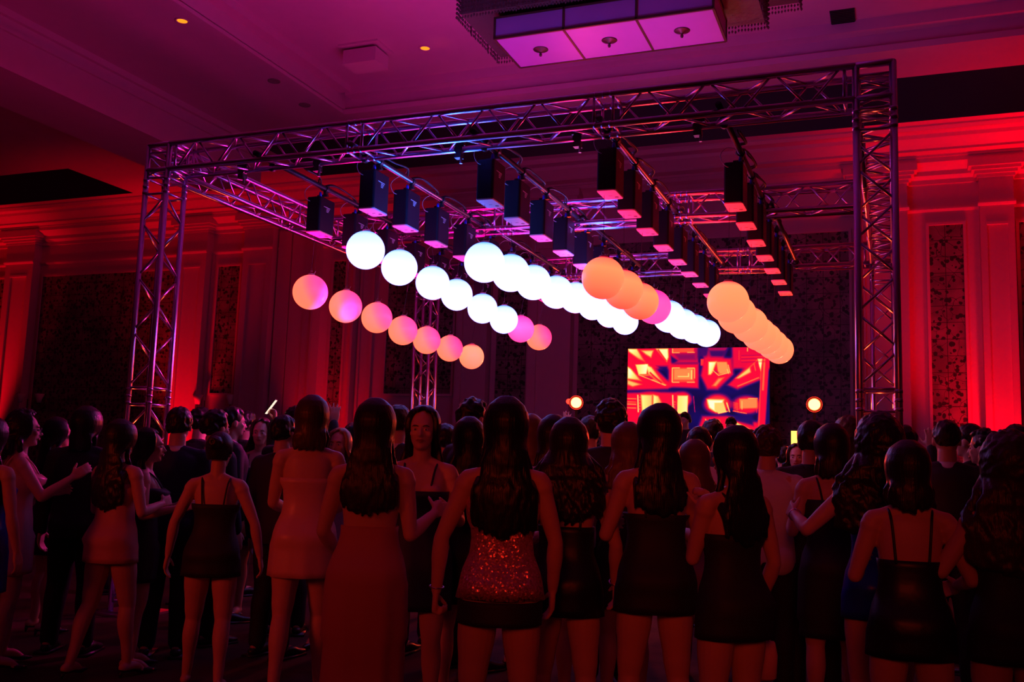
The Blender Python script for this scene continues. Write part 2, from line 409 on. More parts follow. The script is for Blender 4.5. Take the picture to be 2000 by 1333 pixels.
def tower(x0, y0, label):
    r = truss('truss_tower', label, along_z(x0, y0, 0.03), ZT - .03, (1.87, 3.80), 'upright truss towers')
    m = MB(); m.box(-.13, W + .13, -.13, W + .13, -.03, -.012); m.box(-.05, W + .05, -.05, W + .05, -.012, 0.0); m.build('base_plate', M_alu, r)
    for (a, b) in ((0, 0), (1, 0), (0, 1), (1, 1)):
        pass
    for z in (ZB - .03, ZT - .03):
        m = MB()
        for p, q in (((0, 0), (W, 0)), ((W, 0), (W, W)), ((W, W), (0, W)), ((0, W), (0, 0))):
            m.tube([(*p, z), (*q, z)], .025, 12)
        m.build('corner_frame', M_alu, r, True)
    return r
tower(-TL, 0, 'near left truss tower, lit purple, leaning in at the left of the dance floor')
tower(-W, 0, 'near right truss tower, mostly in shadow, in front of the red wall')
tower(-TL, TD, 'far left truss tower, pink and slim, behind the hanging pink balls')
tower(-W, TD, 'far right truss tower, glimpsed through the near right tower')
# warm par lamps standing inside the towers
for tx, ty in ((-TL + .12, .12), (-.12, .12), (-TL + .12, TD + .12), (-.12, TD + .12)):
    lamp('tower_uplight', 'SPOT', (tx, ty, .12), 190 if ty < 1 else 110, (1.0, 0.12, 0.02), aim=(tx, ty, 4), size=.04, angle=28, blend=.6)

# ------------------------------------------------------------------ rigging pipes
ROWX = [-5.24, -4.29, -3.165, -2.12, -1.22]
YS = [.5, 1.12, 1.78, 2.46, 3.14, 3.8, 4.46, 5.18]
ZP = 4.035
RN = ['leftmost row', 'second row from the left', 'middle row', 'second row from the right', 'rightmost row']
for i, rx in enumerate(ROWX):
    for seg, (y0, y1) in enumerate(((-.03, TM + W + .05), (TM - .03, TD + W + .05))):
        px = rx + .045 + (.055 if seg else 0)
        t = thing('rigging_pipe', '%s dark rigging pipe carrying the winches of the %s' % (('front', 'rear')[seg], RN[i]), 'pipe', (px, y0, ZP), group='pipes that carry the winches')
        m = MB(); m.tube([(0, 0, 0), (0, y1 - y0, 0)], .024, 14); m.build('pole', M_blkm if i % 2 == 0 else M_steel, t, True)
        for yc in ((W, TM) if seg == 0 else (TM + W, TD)):
            m = MB(); m.lathe([(.034, -.025), (.034, .025)], (0, yc - y0, 0), 14, 'Y'); m.box(-.02, .02, yc - y0 - .02, yc - y0 + .02, -.075, -.02); m.lathe([(.034, -.02), (.034, .02)], (0, yc - y0, -.055), 14, 'Y')
            m.build('clamp', M_blkm, t, True)
# ------------------------------------------------------------------ winches
M_win = mat('matt_black_winch_housing', (0.006, 0.005, 0.009), 0.45, spec=.25)
M_wbot = mat('grey_winch_base', (0.60, 0.28, 0.32), 0.5)
M_blue = mat('blue_power_plug', (0.01, 0.03, 0.5), 0.4)
M_lab = mat('pale_print', (0.55, 0.55, 0.58), 0.6)
M_cab = mat('black_rubber_cable', (0.015, 0.015, 0.015), 0.5)
M_cabw = mat('pale_cable', (0.30, 0.28, 0.30), 0.5)
def rounded(w, d, r, n=5):
    pts = []
    for cx, cyy, a0 in ((w - r, d - r, 0), (-w + r, d - r, 90), (-w + r, -d + r, 180), (w - r, -d + r, 270)):
        for k in range(n + 1):
            a = math.radians(a0 + 90 * k / n); pts.append((cx + r * math.cos(a), cyy + r * math.sin(a)))
    return pts
WH = dict(w=.078, d=.135, top=3.925, bot=3.575)
def make_winch():
    t = thing('winch', '', 'winch', group='black winches that raise and lower the balls')
    m = MB(); pr_ = rounded(WH['w'], WH['d'], .022)
    m.rings([[(x * k, y * k, z) for x, y in pr_] for z, k in ((.012, 1), (.345, 1), (.35, .985))]); m.build('housing', M_win, t)
    m = MB(); m.rings([[(x * k, y * k, z) for x, y in pr_] for z, k in ((0, .97), (.004, .99), (.012, .99))]); m.build('base_cover', M_wbot, t)
    m = MB(); m.lathe([(.017, -.002), (.017, .001)], (.035, -.09 + .16, 0), 14); m.box(-.02, .01, .02, .026, -.0015, .0); m.build('cable_outlet', M_blk, t)
    m = MB(); m.box(-.012, .012, -.06, .06, .35, .385); m.box(-.02, .07, -.018, .018, .385, .40); m.lathe([(.034, -.02), (.034, .02)], (.045, 0, .46), 14, 'Y'); m.box(.03, .06, -.02, .02, .39, .44)
    m.build('hanging_clamp', M_blkm, t)
    m = MB(); m.lathe([(.014, .35), (.014, .375), (.010, .40)], (.05, -.10, 0), 12); m.build('power_plug', M_blue, t, True)
    m = MB()
    random.seed(3)
    for k in range(4):   # the small print on the side that faces along the row
        m.box(WH['w'], WH['w'] + .0008, -.02 - .05 * (k == 0), .045 - .01 * k, .262 - k * .014, .267 - k * .014)
    m.build('printed_label', M_lab, t)
    m = MB(); P, R = smooth_path([(-.02, -.12, .30), (-.075, -.15, .33), (-.105, -.13, .42), (-.06, -.06, .50), (.02, .0, .49)], .0035, 6)
    m.tube(P, R, 6); m.build('cable', M_cabw, t, True)
    return t
W0 = None; M_ball = {}
def ball_mat(name, stops, strength, dirn=(0, 0, 1)):
    m = bpy.data.materials.new(name); m.use_nodes = True; nt = m.node_tree; b = nt.nodes['Principled BSDF']
    b.inputs['Base Color'].default_value = (.5, .5, .5, 1); b.inputs['Roughness'].default_value = .35
    tc = nt.nodes.new('ShaderNodeTexCoord'); dt = nt.nodes.new('ShaderNodeVectorMath'); dt.operation = 'DOT_PRODUCT'
    d = Vector(dirn).normalized(); dt.inputs[1].default_value = d / .17
    ma = nt.nodes.new('ShaderNodeMath'); ma.operation = 'MULTIPLY_ADD'; ma.inputs[1].default_value = .5; ma.inputs[2].default_value = .5
    cr = nt.nodes.new('ShaderNodeValToRGB'); e = cr.color_ramp.elements
    e[0].position, e[1].position = stops[0][0], stops[-1][0]; e[0].color = (*stops[0][1], 1); e[1].color = (*stops[-1][1], 1)
    for p, c in stops[1:-1]:
        q = e.new(p); q.color = (*c, 1)
    nt.links.new(tc.outputs['Object'], dt.inputs[0]); nt.links.new(dt.outputs['Value'], ma.inputs[0]); nt.links.new(ma.outputs[0], cr.inputs[0])
    nt.links.new(cr.outputs[0], b.inputs['Emission Color']); b.inputs['Emission Strength'].default_value = strength
    return m
# LEDs inside the globes shine downward; the cap around the collar stays dimmer
BM = {
 'W': ball_mat('white_lit_globe', [(0, (.24, .235, 1.0)), (.5, (.22, .23, 1.0)), (.86, (.14, .21, 1.0)), (.95, (.03, .14, .8)), (.985, (.01, .07, .5)), (1, (.01, .05, .4))], 4.6, (0, .0, 1)),
 'P': ball_mat('orange_to_pink_lit_globe', [(0, (1, .135, .068)), (.52, (1, .115, .062)), (.72, (1, .05, .085)), (.90, (1, .02, .11)), (1, (1, .01, .08))], 2.0, (.80, .1, .30)),
 'O': ball_mat('orange_lit_globe', [(0, (1, .05, .03)), (.22, (1, .10, .045)), (.7, (1, .17, .06)), (.93, (1, .10, .045)), (.975, (1, .004, .03)), (1, (.7, .0, .03))], 2.0, (.15, 0, 1)),
 'A': ball_mat('pale_orange_lit_globe', [(0, (1, .13, .07)), (.5, (1, .17, .065)), (.85, (1, .19, .07)), (.94, (1, .09, .045)), (.98, (1, .004, .03)), (1, (.7, .0, .03))], 2.0, (.05, 0, 1)),
 'M': ball_mat('hot_pink_lit_globe', [(0, (1, .035, .22)), (.6, (1, .04, .24)), (.95, (1, .01, .18)), (1, (.6, .005, .1))], 2.2, (0, 0, 1)),
}
CN = {'W': 'white', 'P': 'orange and pink', 'O': 'orange', 'A': 'pale orange', 'M': 'hot pink'}
BALLS = [
 [None, (-5.304, 3.006, 'P'), (-5.303, 2.974, 'P'), (-5.315, 2.962, 'P'), (-5.347, 2.916, 'P'), (-5.363, 2.89, 'P'), (-5.357, 2.87, 'P'), (-5.365, 2.847, 'A')],
 [(-4.345, 3.238, 'W'), (-4.336, 3.208, 'W'), (-4.31, 3.185, 'W'), (-4.356, 3.187, 'W'), (-4.345, 3.149, 'W'), (-4.347, 3.124, 'W'), (-4.381, 3.105, 'M'), (-4.395, 3.095, 'P')],
 [(-3.198, 3.074, 'W'), (-3.205, 3.108, 'W'), (-3.232, 3.148, 'W'), (-3.23, 3.176, 'W'), (-3.242, 3.238, 'W'), (-3.244, 3.262, 'W'), (-3.225, 3.27, 'W'), (-3.22, 3.281, 'W')],
 [(-2.165, 2.899, 'O'), (-2.163, 2.918, 'O'), (-2.179, 2.932, 'O'), (-2.211, 2.992, 'M'), (-2.204, 3.002, 'W'), (-2.196, 3.022, 'W'), (-2.181, 3.059, 'W'), (-2.174, 3.108, 'W')],
 [None, (-1.278, 2.785, 'A'), (-1.304, 2.784, 'A'), (-1.284, 2.792, 'A'), (-1.284, 2.8, 'A'), (-1.293, 2.841, 'A'), (-1.291, 2.86, 'A'), (-1.296, 2.89, 'A')]]
globes = {}
for k in BM:
    m = MB(); m.ball((0, 0, 0), .17, 40, 24); globes[k] = m.mesh('globe', BM[k], True)
m = MB(); m.lathe([(.012, .185), (.03, .183), (.035, .176), (.045, .160)], (0, 0, 0), 20); collar = m.mesh('collar', M_wbot, True)
m = MB(); m.tube(smooth_path([(-.004, 0, .185), (-.016, 0, .20), (-.006, 0, .218), (.004, 0, .205), (.0, 0, .24)], .0022, 5)[0], .0022, 6)
m.tube([(.03, .0, .18), (.045, .01, .215)], .002, 6); hook = m.mesh('hook', M_steel, True)
def name_ord(j, n): return 'nearest' if j == 0 else ('farthest' if j == n - 1 else ORD[j])
for i, row in enumerate(BALLS):
    idx = [j for j, b in enumerate(row) if b]
    for k, j in enumerate(idx):
        bx, bz, col = row[j]; by = YS[j]
        o = 'nearest' if k == 0 else ('farthest' if k == len(idx) - 1 else ORD[k] + ' from the front')
        # winch
        if W0 is None: W0 = make_winch(); wn = W0
        else: wn = dup(W0)
        wn.location = (ROWX[i], by, WH['bot']); wn['label'] = 'black winch box, %s in the %s' % (o, RN[i])
        t = thing('hanging_ball', 'glowing %s ball, %s in the %s' % (CN[col], o, RN[i]), 'light ball', (bx, by, bz), group='glowing balls hanging in rows over the dance floor')
        g = bpy.data.objects.new('globe', globes[col]); COL.objects.link(g); g.parent = t
        g = bpy.data.objects.new('collar', collar); COL.objects.link(g); g.parent = t
        g = bpy.data.objects.new('hook', hook); COL.objects.link(g); g.parent = t
        m = MB(); m.tube([(0, 0, .238), (ROWX[i] - .05 - bx, 0, WH['bot'] - bz)], .0018, 6); m.build('suspension_wire', M_cab, t)
# the cable that runs along each pipe and loops over every winch
for i, rx in enumerate(ROWX):
    pts = []; idx = [j for j, b in enumerate(BALLS[i]) if b]
    random.seed(i)
    for j in range(8):
        y = YS[j]
        if BALLS[i][j]: pts += [(rx + .05, y - .10, ZP + .035), (rx + .02, y - .03, ZP - .02), (rx + .06, y + .05, ZP + .045)]
        pts += [(rx + .09, y + .2, ZP + .04 + .03 * random.random()), (rx + .12, y + .38, ZP + .06 * random.random())]
    m = MB(); P, R = smooth_path(pts[:-1], .008, 4); m.tube([Vector(p) - Vector((rx, .2, ZP)) for p in P], R, 6)
    m.tube([Vector(p) - Vector((rx + .018 + .01 * math.sin(k), .2, ZP - .01)) for k, p in enumerate(P)], R, 6)
    o = m.build('power_cable', M_cab, None, True, (rx, .2, ZP)); tag(o, 'black power cable looping along the pipe above the %s' % RN[i], 'cable', 'cables along the rigging pipes')

# ------------------------------------------------------------------ small clamps on the front truss
for px, lab in ((-2.32, 'black clamp on the front truss above the second row from the right'), (-4.72, 'black clamp on the front truss above the second row from the left'), (-1.37, 'black clamp on the front truss nearest the right tower'), (-5.52, 'black clamp on the front truss nearest the left tower'), (-3.35, 'black clamp on the front truss above the middle row')):
    t = thing('truss_clamp', lab, 'clamp', (px, W, ZB), group='clamps on the front truss')
    m = MB(); m.lathe([(.038, -.025), (.038, .025)], (0, 0, 0), 14, 'Y'); m.box(-.05, .05, -.02, .02, .03, .06); m.box(-.03, .03, -.03, .03, -.075, -.035); m.build('clamp_body', M_blkm, t)
    m = MB(); m.lathe([(.012, 0), (.012, .07)], (.02, 0, -.12), 10); m.build('bolt', M_steel, t)

# ------------------------------------------------------------------ video wall
def paint_screen():
    NX, NY = 300, 200
    X, Y = np.meshgrid(np.linspace(45, 1955, NX + 1), np.linspace(70, 1341, NY + 1))
    T = np.full_like(X, 0.02)
    T += .10 * np.exp(-((X - 1350) / 330) ** 2 - ((Y - 640) / 90) ** 2) + .08 * np.exp(-((X - 1010) / 120) ** 2 - ((Y - 1020) / 140) ** 2)
    T += .10 * np.exp(-((X - 450) / 350) ** 2 - ((Y - 620) / 60) ** 2) + .10 * np.exp(-((X - 1900) / 70) ** 2 - ((Y - 900) / 260) ** 2)
    def inside(pts):
        d = np.full_like(X, 1e9); n = len(pts)
        ar = sum(pts[i][0] * pts[(i + 1) % n][1] - pts[(i + 1) % n][0] * pts[i][1] for i in range(n))
        sg = 1 if ar > 0 else -1
        for i in range(n):
            (x0, y0), (x1, y1) = pts[i], pts[(i + 1) % n]
            L = math.hypot(x1 - x0, y1 - y0) or 1
            d = np.minimum(d, sg * ((x1 - x0) * (Y - y0) - (y1 - y0) * (X - x0)) / L)
        return d
    def poly(pts, v, soft=12, g=None):
        nonlocal T
        soft *= 1.35
        d = inside(pts); a = np.clip((d + (soft * 1.9 if .44 < v < .56 else soft)) / (2 * soft), 0, 1); a = a * a * (3 - 2 * a)
        val = v
        if g is not None:   # g = (x0,y0,x1,y1,v1): value runs from v to v1
            x0, y0, x1, y1, v1 = g; t = np.clip(((X - x0) * (x1 - x0) + (Y - y0) * (y1 - y0)) / ((x1 - x0) ** 2 + (y1 - y0) ** 2), 0, 1)
            val = v + (v1 - v) * t
        T = T * (1 - a) + val * a
    def line(x0, y0, x1, y1, w, v, soft=5):
        dx, dy = x1 - x0, y1 - y0; L = math.hypot(dx, dy); nx, ny = -dy / L * w, dx / L * w
        poly([(x0 + nx, y0 + ny), (x0 - nx, y0 - ny), (x1 - nx, y1 - ny), (x1 + nx, y1 + ny)], v, soft)
    def blob(cx, cy_, rx, ry, v, p=2):
        nonlocal T
        q = ((X - cx) / rx) ** 2 + ((Y - cy_) / ry) ** 2
        a = np.clip(1.6 - q * 1.6, 0, 1); T = np.maximum(T, T * (1 - a) + v * a)
    # glow beds
    poly([(0, 40), (640, 40), (640, 320), (0, 330)], .5, 26)
    poly([(0, 280), (330, 270), (640, 570), (600, 600), (0, 620)], .5, 22)
    poly([(480, 320), (600, 320), (600, 430)], .12, 24)
    poly([(655, 40), (1000, 40), (1000, 250), (655, 250)], .46, 20); poly([(650, 180), (740, 240), (660, 290)], .14, 16); poly([(700, 150), (980, 150), (980, 230), (760, 230)], .34, 20)
    poly([(640, 305), (1005, 305), (1005, 590), (640, 575)], .50, 22)
    poly([(1010, 60), (1140, 60), (1140, 200), (1010, 200)], .24, 40); poly([(1110, 60), (1420, 60), (1340, 240), (1080, 500), (1110, 300)], .42, 24)
    poly([(1170, 110), (1390, 110), (1340, 200), (1190, 200)], .22, 24)
    poly([(1050, 220), (1100, 220), (1100, 310), (1050, 310)], .60, 8)
    poly([(1120, 220), (1440, 240), (1460, 420), (1270, 600), (1160, 600), (1080, 440)], .50, 26)
    poly([(1490, 40), (1960, 40), (1960, 330), (1500, 330)], .48, 24)
    poly([(1450, 560), (1800, 210), (1900, 210), (1860, 470), (1540, 600)], .50, 22)
    poly([(0, 700), (560, 690), (990, 700), (980, 930), (700, 1000), (680, 1360), (0, 1360)], .5, 24)
    blob(370, 760, 230, 120, .5); blob(810, 760, 160, 130, .5); blob(1280, 820, 220, 160, .55); blob(1660, 830, 230, 150, .5)
    poly([(1100, 1010), (1400, 1000), (1800, 1080), (1830, 1360), (980, 1360)], .5, 26)
    poly([(1500, 960), (1740, 960), (1740, 1090), (1500, 1030)], .14, 22)
    poly([(1875, 180), (1945, 180), (1870, 1360), (1790, 1360)], .50, 10)
    line(1890, 220, 1868, 640, 12, .66); line(1850, 230, 1815, 1150, 7, .6)
    # bright shards and boxes
    poly([(45, 70), (170, 75), (280, 245), (200, 210), (60, 110)], .97, 14, (60, 80, 270, 240, .70)); poly([(240, 100), (400, 100), (370, 190), (300, 150)], .85, 14)
    poly([(440, 75), (605, 75), (612, 190), (590, 250), (520, 170)], .93, 12); line(470, 90, 580, 240, 5, .55)
    poly([(45, 320), (90, 350), (235, 510), (45, 480)], 1.0, 14, (45, 400, 230, 500, .72)); poly([(45, 500), (230, 560), (120, 590), (45, 560)], .8, 14)
    poly([(155, 290), (330, 285), (310, 420), (200, 425)], .84, 8, (160, 300, 320, 300, .97)); poly([(300, 290), (380, 330), (540, 530), (340, 420)], .95, 14, (300, 290, 540, 540, .68))
    poly([(200, 430), (340, 420), (600, 570), (560, 578)], .66, 6); poly([(290, 455), (350, 450), (400, 480), (360, 500)], .46, 5); line(200, 430, 580, 575, 4, .85); line(360, 400, 520, 540, 4, .5)
    poly([(668, 75), (960, 75), (955, 130), (668, 130)], .62, 6); line(668, 75, 668, 135, 5, .86); line(668, 132, 765, 132, 4, .84); line(870, 130, 970, 130, 4, .84)
    poly([(668, 335), (972, 335), (972, 532), (668, 532)], .60, 6); poly([(690, 350), (950, 350), (945, 500), (690, 500)], .70, 12)
    for q in ((668, 338, 668, 530, 5), (668, 338, 770, 338, 4), (870, 342, 970, 342, 4), (668, 532, 765, 532, 4), (870, 532, 975, 532, 4), (745, 455, 890, 455, 5), (890, 410, 890, 458, 6), (932, 370, 932, 490, 6), (972, 345, 972, 480, 4)): line(*q, .88)
    poly([(1160, 262), (1290, 255), (1280, 430), (1200, 430), (1155, 555)], .98, 12, (1165, 300, 1300, 380, .76)); poly([(1260, 258), (1400, 262), (1440, 400), (1290, 435)], .72, 10)
    poly([(1205, 425), (1420, 440), (1265, 588), (1190, 588), (1170, 500)], .50, 8); poly([(1290, 480), (1360, 470), (1260, 585), (1210, 580)], .72, 14); line(1215, 370, 1290, 440, 4, .88); line(1290, 440, 1430, 405, 4, .88); line(1240, 385, 1300, 405, 3, .3)
    for q in ((1418, 300, 1445, 410), (1405, 360, 1425, 420)): line(*q, 4, .86)
    poly([(1520, 480), (1700, 335), (1712, 400), (1560, 480)], .82, 12); poly([(1800, 225), (1862, 225), (1840, 375), (1825, 330)], .95, 7); line(1755, 290, 1775, 380, 5, .68); line(1540, 585, 1820, 470, 6, .70); line(1700, 335, 1800, 240, 5, .66)
    for k in range(5): line(1590, 180 + 22 * k, 1900, 175 + 22 * k, 2.5, .6 if k % 2 else .36)
    line(1560, 110, 1560, 240, 3, .62); line(1670, 75, 1670, 125, 5, .85)
    for yy, ww in ((755, 6), (800, 4), (830, 8), (880, 6)): line(45, yy, 175, yy + 4, ww, .72)
    line(195, 705, 205, 940, 6, .95); poly([(240, 705), (395, 705), (395, 960), (260, 960)], .92, 14, (240, 800, 380, 800, .80)); poly([(412, 705), (480, 720), (540, 830), (520, 960), (412, 960)], .95, 14, (412, 800, 560, 800, .62))
    for k in range(5): line(225, 730 + 40 * k, 225, 745 + 40 * k, 5, .75); line(708, 790 + 35 * k, 708, 805 + 35 * k, 5, .72)
    line(678, 705, 686, 930, 6, .95); poly([(745, 712), (884, 712), (884, 958), (735, 958)], .86, 10, (745, 800, 884, 800, .92)); line(960, 715, 980, 930, 4, .56)
    poly([(1140, 760), (1360, 765), (1350, 800), (1260, 930), (1170, 870)], .99, 16); poly([(1240, 805), (1360, 800), (1400, 925), (1290, 945), (1240, 900)], .82, 6); line(1400, 800, 1440, 925, 7, .88); line(1290, 945, 1420, 912, 4, .9)
    poly([(1565, 750), (1800, 745), (1800, 870), (1570, 880)], .70, 10); line(1600, 780, 1600, 890, 4, .84); line(1480, 910, 1660, 940, 4, .8); line(1680, 745, 1800, 742, 4, .84); line(1790, 860, 1790, 930, 3, .6)
    for k in range(6): line(1490, 800 + 20 * k, 1550, 812 + 20 * k, 3, .7)
    poly([(1180, 1040), (1300, 1040), (1340, 1160), (1240, 1330), (1160, 1360)], .98, 22); poly([(1500, 1045), (1790, 1190), (1780, 1300), (1640, 1240)], .96, 16, (1500, 1050, 1760, 1230, .86)); line(1120, 1020, 1150, 1080, 5, .85)
    T = np.clip(T, 0, 1)
    xs_ = [0, .12, .28, .42, .52, .64, .76, .88, 1.0]
    cs_ = np.array([(12, 5, 48), (14, 8, 92), (70, 8, 92), (190, 5, 70), (255, 8, 48), (255, 80, 50), (255, 165, 85), (255, 232, 120), (255, 255, 215)]) / 255.0
    cs_ = np.where(cs_ <= .04045, cs_ / 12.92, ((cs_ + .055) / 1.055) ** 2.4)
    out = np.stack([np.interp(T, xs_, cs_[:, k]) for k in range(3)] + [np.ones_like(T)], -1)
    return NX, NY, out
SX0, SX1, SZ0, SZ1, SY = -4.545, -2.005, 1.89, 3.595, 10.4
t = thing('video_wall', 'large glowing video wall showing red and yellow block shapes behind the crowd', 'screen', (-3.275, SY, 0))
m = MB(); m.box(-1.27, 1.27, .012, .11, SZ0, SZ1); m.build('cabinet', M_blk, t)
NX, NY, colr = paint_screen()
vs, fs = [], []
for j in range(NY + 1):
    for i in range(NX + 1): vs.append((-1.27 + 2.54 * i / NX, .01, SZ1 - (SZ1 - SZ0) * j / NY))
for j in range(NY):
    for i in range(NX): a = j * (NX + 1) + i; fs.append((a, a + NX + 1, a + NX + 2, a + 1))
me = bpy.data.meshes.new('display'); me.from_pydata(vs, [], fs); me.update()
at = me.color_attributes.new('picture', 'FLOAT_COLOR', 'POINT'); at.data.foreach_set('color', colr.reshape(-1).astype(np.float32))
mm = bpy.data.materials.new('video_picture'); mm.use_nodes = True; b_ = mm.node_tree.nodes['Principled BSDF']; b_.inputs['Base Color'].default_value = (0, 0, 0, 1)
an = mm.node_tree.nodes.new('ShaderNodeAttribute'); an.attribute_name = 'picture'; mm.node_tree.links.new(an.outputs['Color'], b_.inputs['Emission Color']); b_.inputs['Emission Strength'].default_value = 1.1
me.materials.append(mm); o = bpy.data.objects.new('display', me); COL.objects.link(o); o.parent = t
m = MB()
for x in (-1.1, 1.1): m.box(x - .03, x + .03, .05, .11, 0, SZ0); m.box(x - .03, x + .03, .05, .55, 0, .04); m.tube([(x, .5, .03), (x, .09, 1.5)], .02, 8)
m.build('support_frame', M_blkm, t)
# desk in front of the screen
t = thing('dj_booth', 'black booth in front of the video wall, mostly hidden by the crowd', 'booth', (-3.25, 9.15, .62))
m = MB(); m.box(-.9, .9, -.3, .3, 0, 1.0); m.box(-.95, .95, -.35, .35, 1.0, 1.04); m.build('counter', M_blk, t)
m = MB(); m.box(-.45, .45, -.2, .2, 1.04, 1.10); m.build('mixer', M_blkm, t)

# ------------------------------------------------------------------ stage lamps on stands
M_lens = mat('burning_lamp_lens', (1, .6, .2), .3, emit=(1.0, .40, .07), strength=9)
M_lens2 = mat('lamp_reflector_glow', (1, .2, .1), .3, emit=(1.0, .03, .01), strength=3)  # red emission shared by the imitated halo and the side pod
for px, lab, side in ((-5.23, 'burning red stage lamp on the stand left of the video wall', 'left'), (-1.20, 'burning red stage lamp on the stand right of the video wall', 'right')):
    st = thing('lighting_stand', 'black lighting stand %s of the video wall' % side, 'stand', (px, 9.5, 0), group='lighting stands beside the video wall')
    m = MB(); m.tube([(0, 0, .25), (0, 0, 2.40)], .018, 10); m.build('pole', M_blkm, st, True)
    for a in (90, 210, 330):
        m = MB(); c_, s_ = math.cos(math.radians(a)), math.sin(math.radians(a)); m.tube([(.02 * c_, .02 * s_, .7), (.55 * c_, .55 * s_, .01)], .012, 8); m.tube([(.0, 0, .28), (.28 * c_, .28 * s_, .35)], .008, 8); m.build('leg', M_blkm, st, True)
    t = thing('stage_lamp', lab, 'lamp', (px, 9.5, 2.53), group='burning lamps beside the video wall')
    aim = (CAM_LOC - Vector((px, 9.5, 2.53))); yaw_ = math.atan2(aim.y, aim.x) + math.pi / 2; t.rotation_euler = (0, 0, yaw_)
    m = MB(); m.lathe([(.05, .18), (.11, .12), (.12, 0), (.12, -.02), (.105, -.02), (.10, .01)], (0, 0, 0), 24, 'Y'); m.build('housing', M_blkm, t, True)
    m = MB(); m.lathe([(.125, -.012), (.125, .0)], (0, 0, 0), 24, 'Y'); m.build('reflector', M_lens2, t)  # glowing ring added to imitate the red halo around the lens
    m = MB(); m.lathe([(.088, -.022), (.09, -.012)], (0, 0, 0), 20, 'Y'); m.build('lens', M_lens, t)
    m = MB(); P, R = smooth_path([(-.10, .05, 0), (-.10, .05, -.09), (0, .05, -.13), (.10, .05, -.09), (.10, .05, 0)], .008, 4); m.tube(P, R, 8); m.build('yoke', M_blkm, t, True)
    if side == 'left':
        m = MB(); m.lathe([(.045, -.01), (.05, .04), (.03, .07)], (-.13, 0, .02), 18, 'Y'); m.build('side_pod', M_lens2, t)
    lamp('stage_lamp_beam', 'SPOT', (px, 9.35, 2.53), 420, (1.0, .05, .02), aim=(-2.5, -3.0, 1.2), size=.06, angle=80, blend=.8)

# small yellow-lit panel among the heads on the right
t = thing('lit_panel', 'small bright yellow upright panel below the right stage lamp', 'panel', (-1.33, 8.6, 1.14))
m = MB(); m.box(-.17, .17, .01, .04, 0, .95); m.build('frame', M_blk, t)
m = MB(); m.box(-.15, .15, 0, .01, .03, .92); m.build('lit_face', mat('yellow_lit_face', (1, .7, .1), .5, emit=(1, .60, .10), strength=2.0), t)
m = MB(); m.box(-.2, .2, -.1, .12, -1.14, -1.12); m.tube([(0, .03, -1.13), (0, .03, .02)], .02, 8); m.build('foot', M_blkm, t)

# ------------------------------------------------------------------ chandelier
M_cry = mat('dark_crystal_fringe', (0.16, 0.12, 0.10), 0.25, 0.4, bump=0.8, bscale=14)
M_cryp = mat('frosted_glass_panel', (0.45, 0.16, 0.50), 0.35, bump=.05, bscale=4, var=.08)
M_bronze = mat('dark_bronze', (0.10, 0.06, 0.04), 0.4, 0.6)
cx0, cx1, cy0, cy1 = -4.01, -1.64, 2.42, 3.21
t = thing('chandelier', 'large rectangular crystal chandelier with three frosted glass panels beneath', 'chandelier', ((cx0 + cx1) / 2, (cy0 + cy1) / 2, 6.0))
ox, oy = (cx0 + cx1) / 2, (cy0 + cy1) / 2; hw, hd = (cx1 - cx0) / 2, (cy1 - cy0) / 2; cw = hw * 2 / 3
for k in range(3):
    m = MB(); x0 = -hw + k * cw; m.box(x0 + .012, x0 + cw - .012, -hd + .012, hd - .012, .0, .012); m.build('glass_panel', M_cryp, t)
    m = MB(); m.lathe([(.0, -.085), (.012, -.08), (.018, -.06), (.012, -.045), (.02, -.03), (.075, -.012), (.085, -.004), (.085, 0)], (x0 + cw / 2, 0, 0), 24); m.build('finial', M_bronze, t, True)
m = MB()
for k in range(4): m.box(-hw + k * cw - .012, -hw + k * cw + .012, -hd, hd, -.008, .02)
for y in (-hd, hd): m.box(-hw, hw, y - .012, y + .012, -.008, .02)
for x in (-hw, -hw + cw, -hw + 2 * cw, hw):
    for y in (-hd, hd): m.box(x - .012, x + .012, y - .012, y + .012, 0, .25)
for y in (-hd, hd): m.box(-hw, hw, y - .012, y + .012, .23, .25)
for x in (-hw, hw): m.box(x - .012, x + .012, -hd, hd, .23, .25)
m.build('frame', M_bronze, t)
for (a, b, c, d) in ((-hw + .01, hw - .01, -hd, -hd + .006), (-hw + .01, hw - .01, hd - .006, hd), (-hw, -hw + .006, -hd + .01, hd - .01), (hw - .006, hw, -hd + .01, hd - .01)):
    m = MB(); m.box(a, b, c, d, .02, .23); m.build('side_glass', M_cryp, t)
def fringe(m, x0, x1, y0, y1, z0, z1, seed):
    rng = random.Random(seed)
    m.box(x0 + .03, x1 - .03, y0 + .03, y1 - .03, z0 + .06, z1)
    st = .035
    def strand(x, y):
        zz = z1
        while zz > z0:
            m.add([(x, y, zz), (x + .013, y, zz - .02), (x, y + .013, zz - .02), (x - .013, y, zz - .02), (x, y - .013, zz - .02), (x, y, zz - .045)],
                  [(0, 1, 2), (0, 2, 3), (0, 3, 4), (0, 4, 1), (5, 2, 1), (5, 3, 2), (5, 4, 3), (5, 1, 4)]); zz -= .05 + .004 * rng.random()
    n = int((x1 - x0) / st)
    for k in range(n + 1):
        for y in (y0, y1): strand(x0 + (x1 - x0) * k / n, y + rng.uniform(-.008, .008))
    n = int((y1 - y0) / st)
    for k in range(n + 1):
        for x in (x0, x1): strand(x + rng.uniform(-.008, .008), y0 + (y1 - y0) * k / n)
m = MB(); fringe(m, -hw - .42, hw + .40, -hd - .1, hd + .35, .25, .75, 1); m.build('crystal_fringe', M_cry, t)
m = MB(); fringe(m, -hw - .15, hw + .72, hd - .2, hd + .75, .62, .95, 2); m.build('crystal_fringe', M_cry, t)
m = MB()
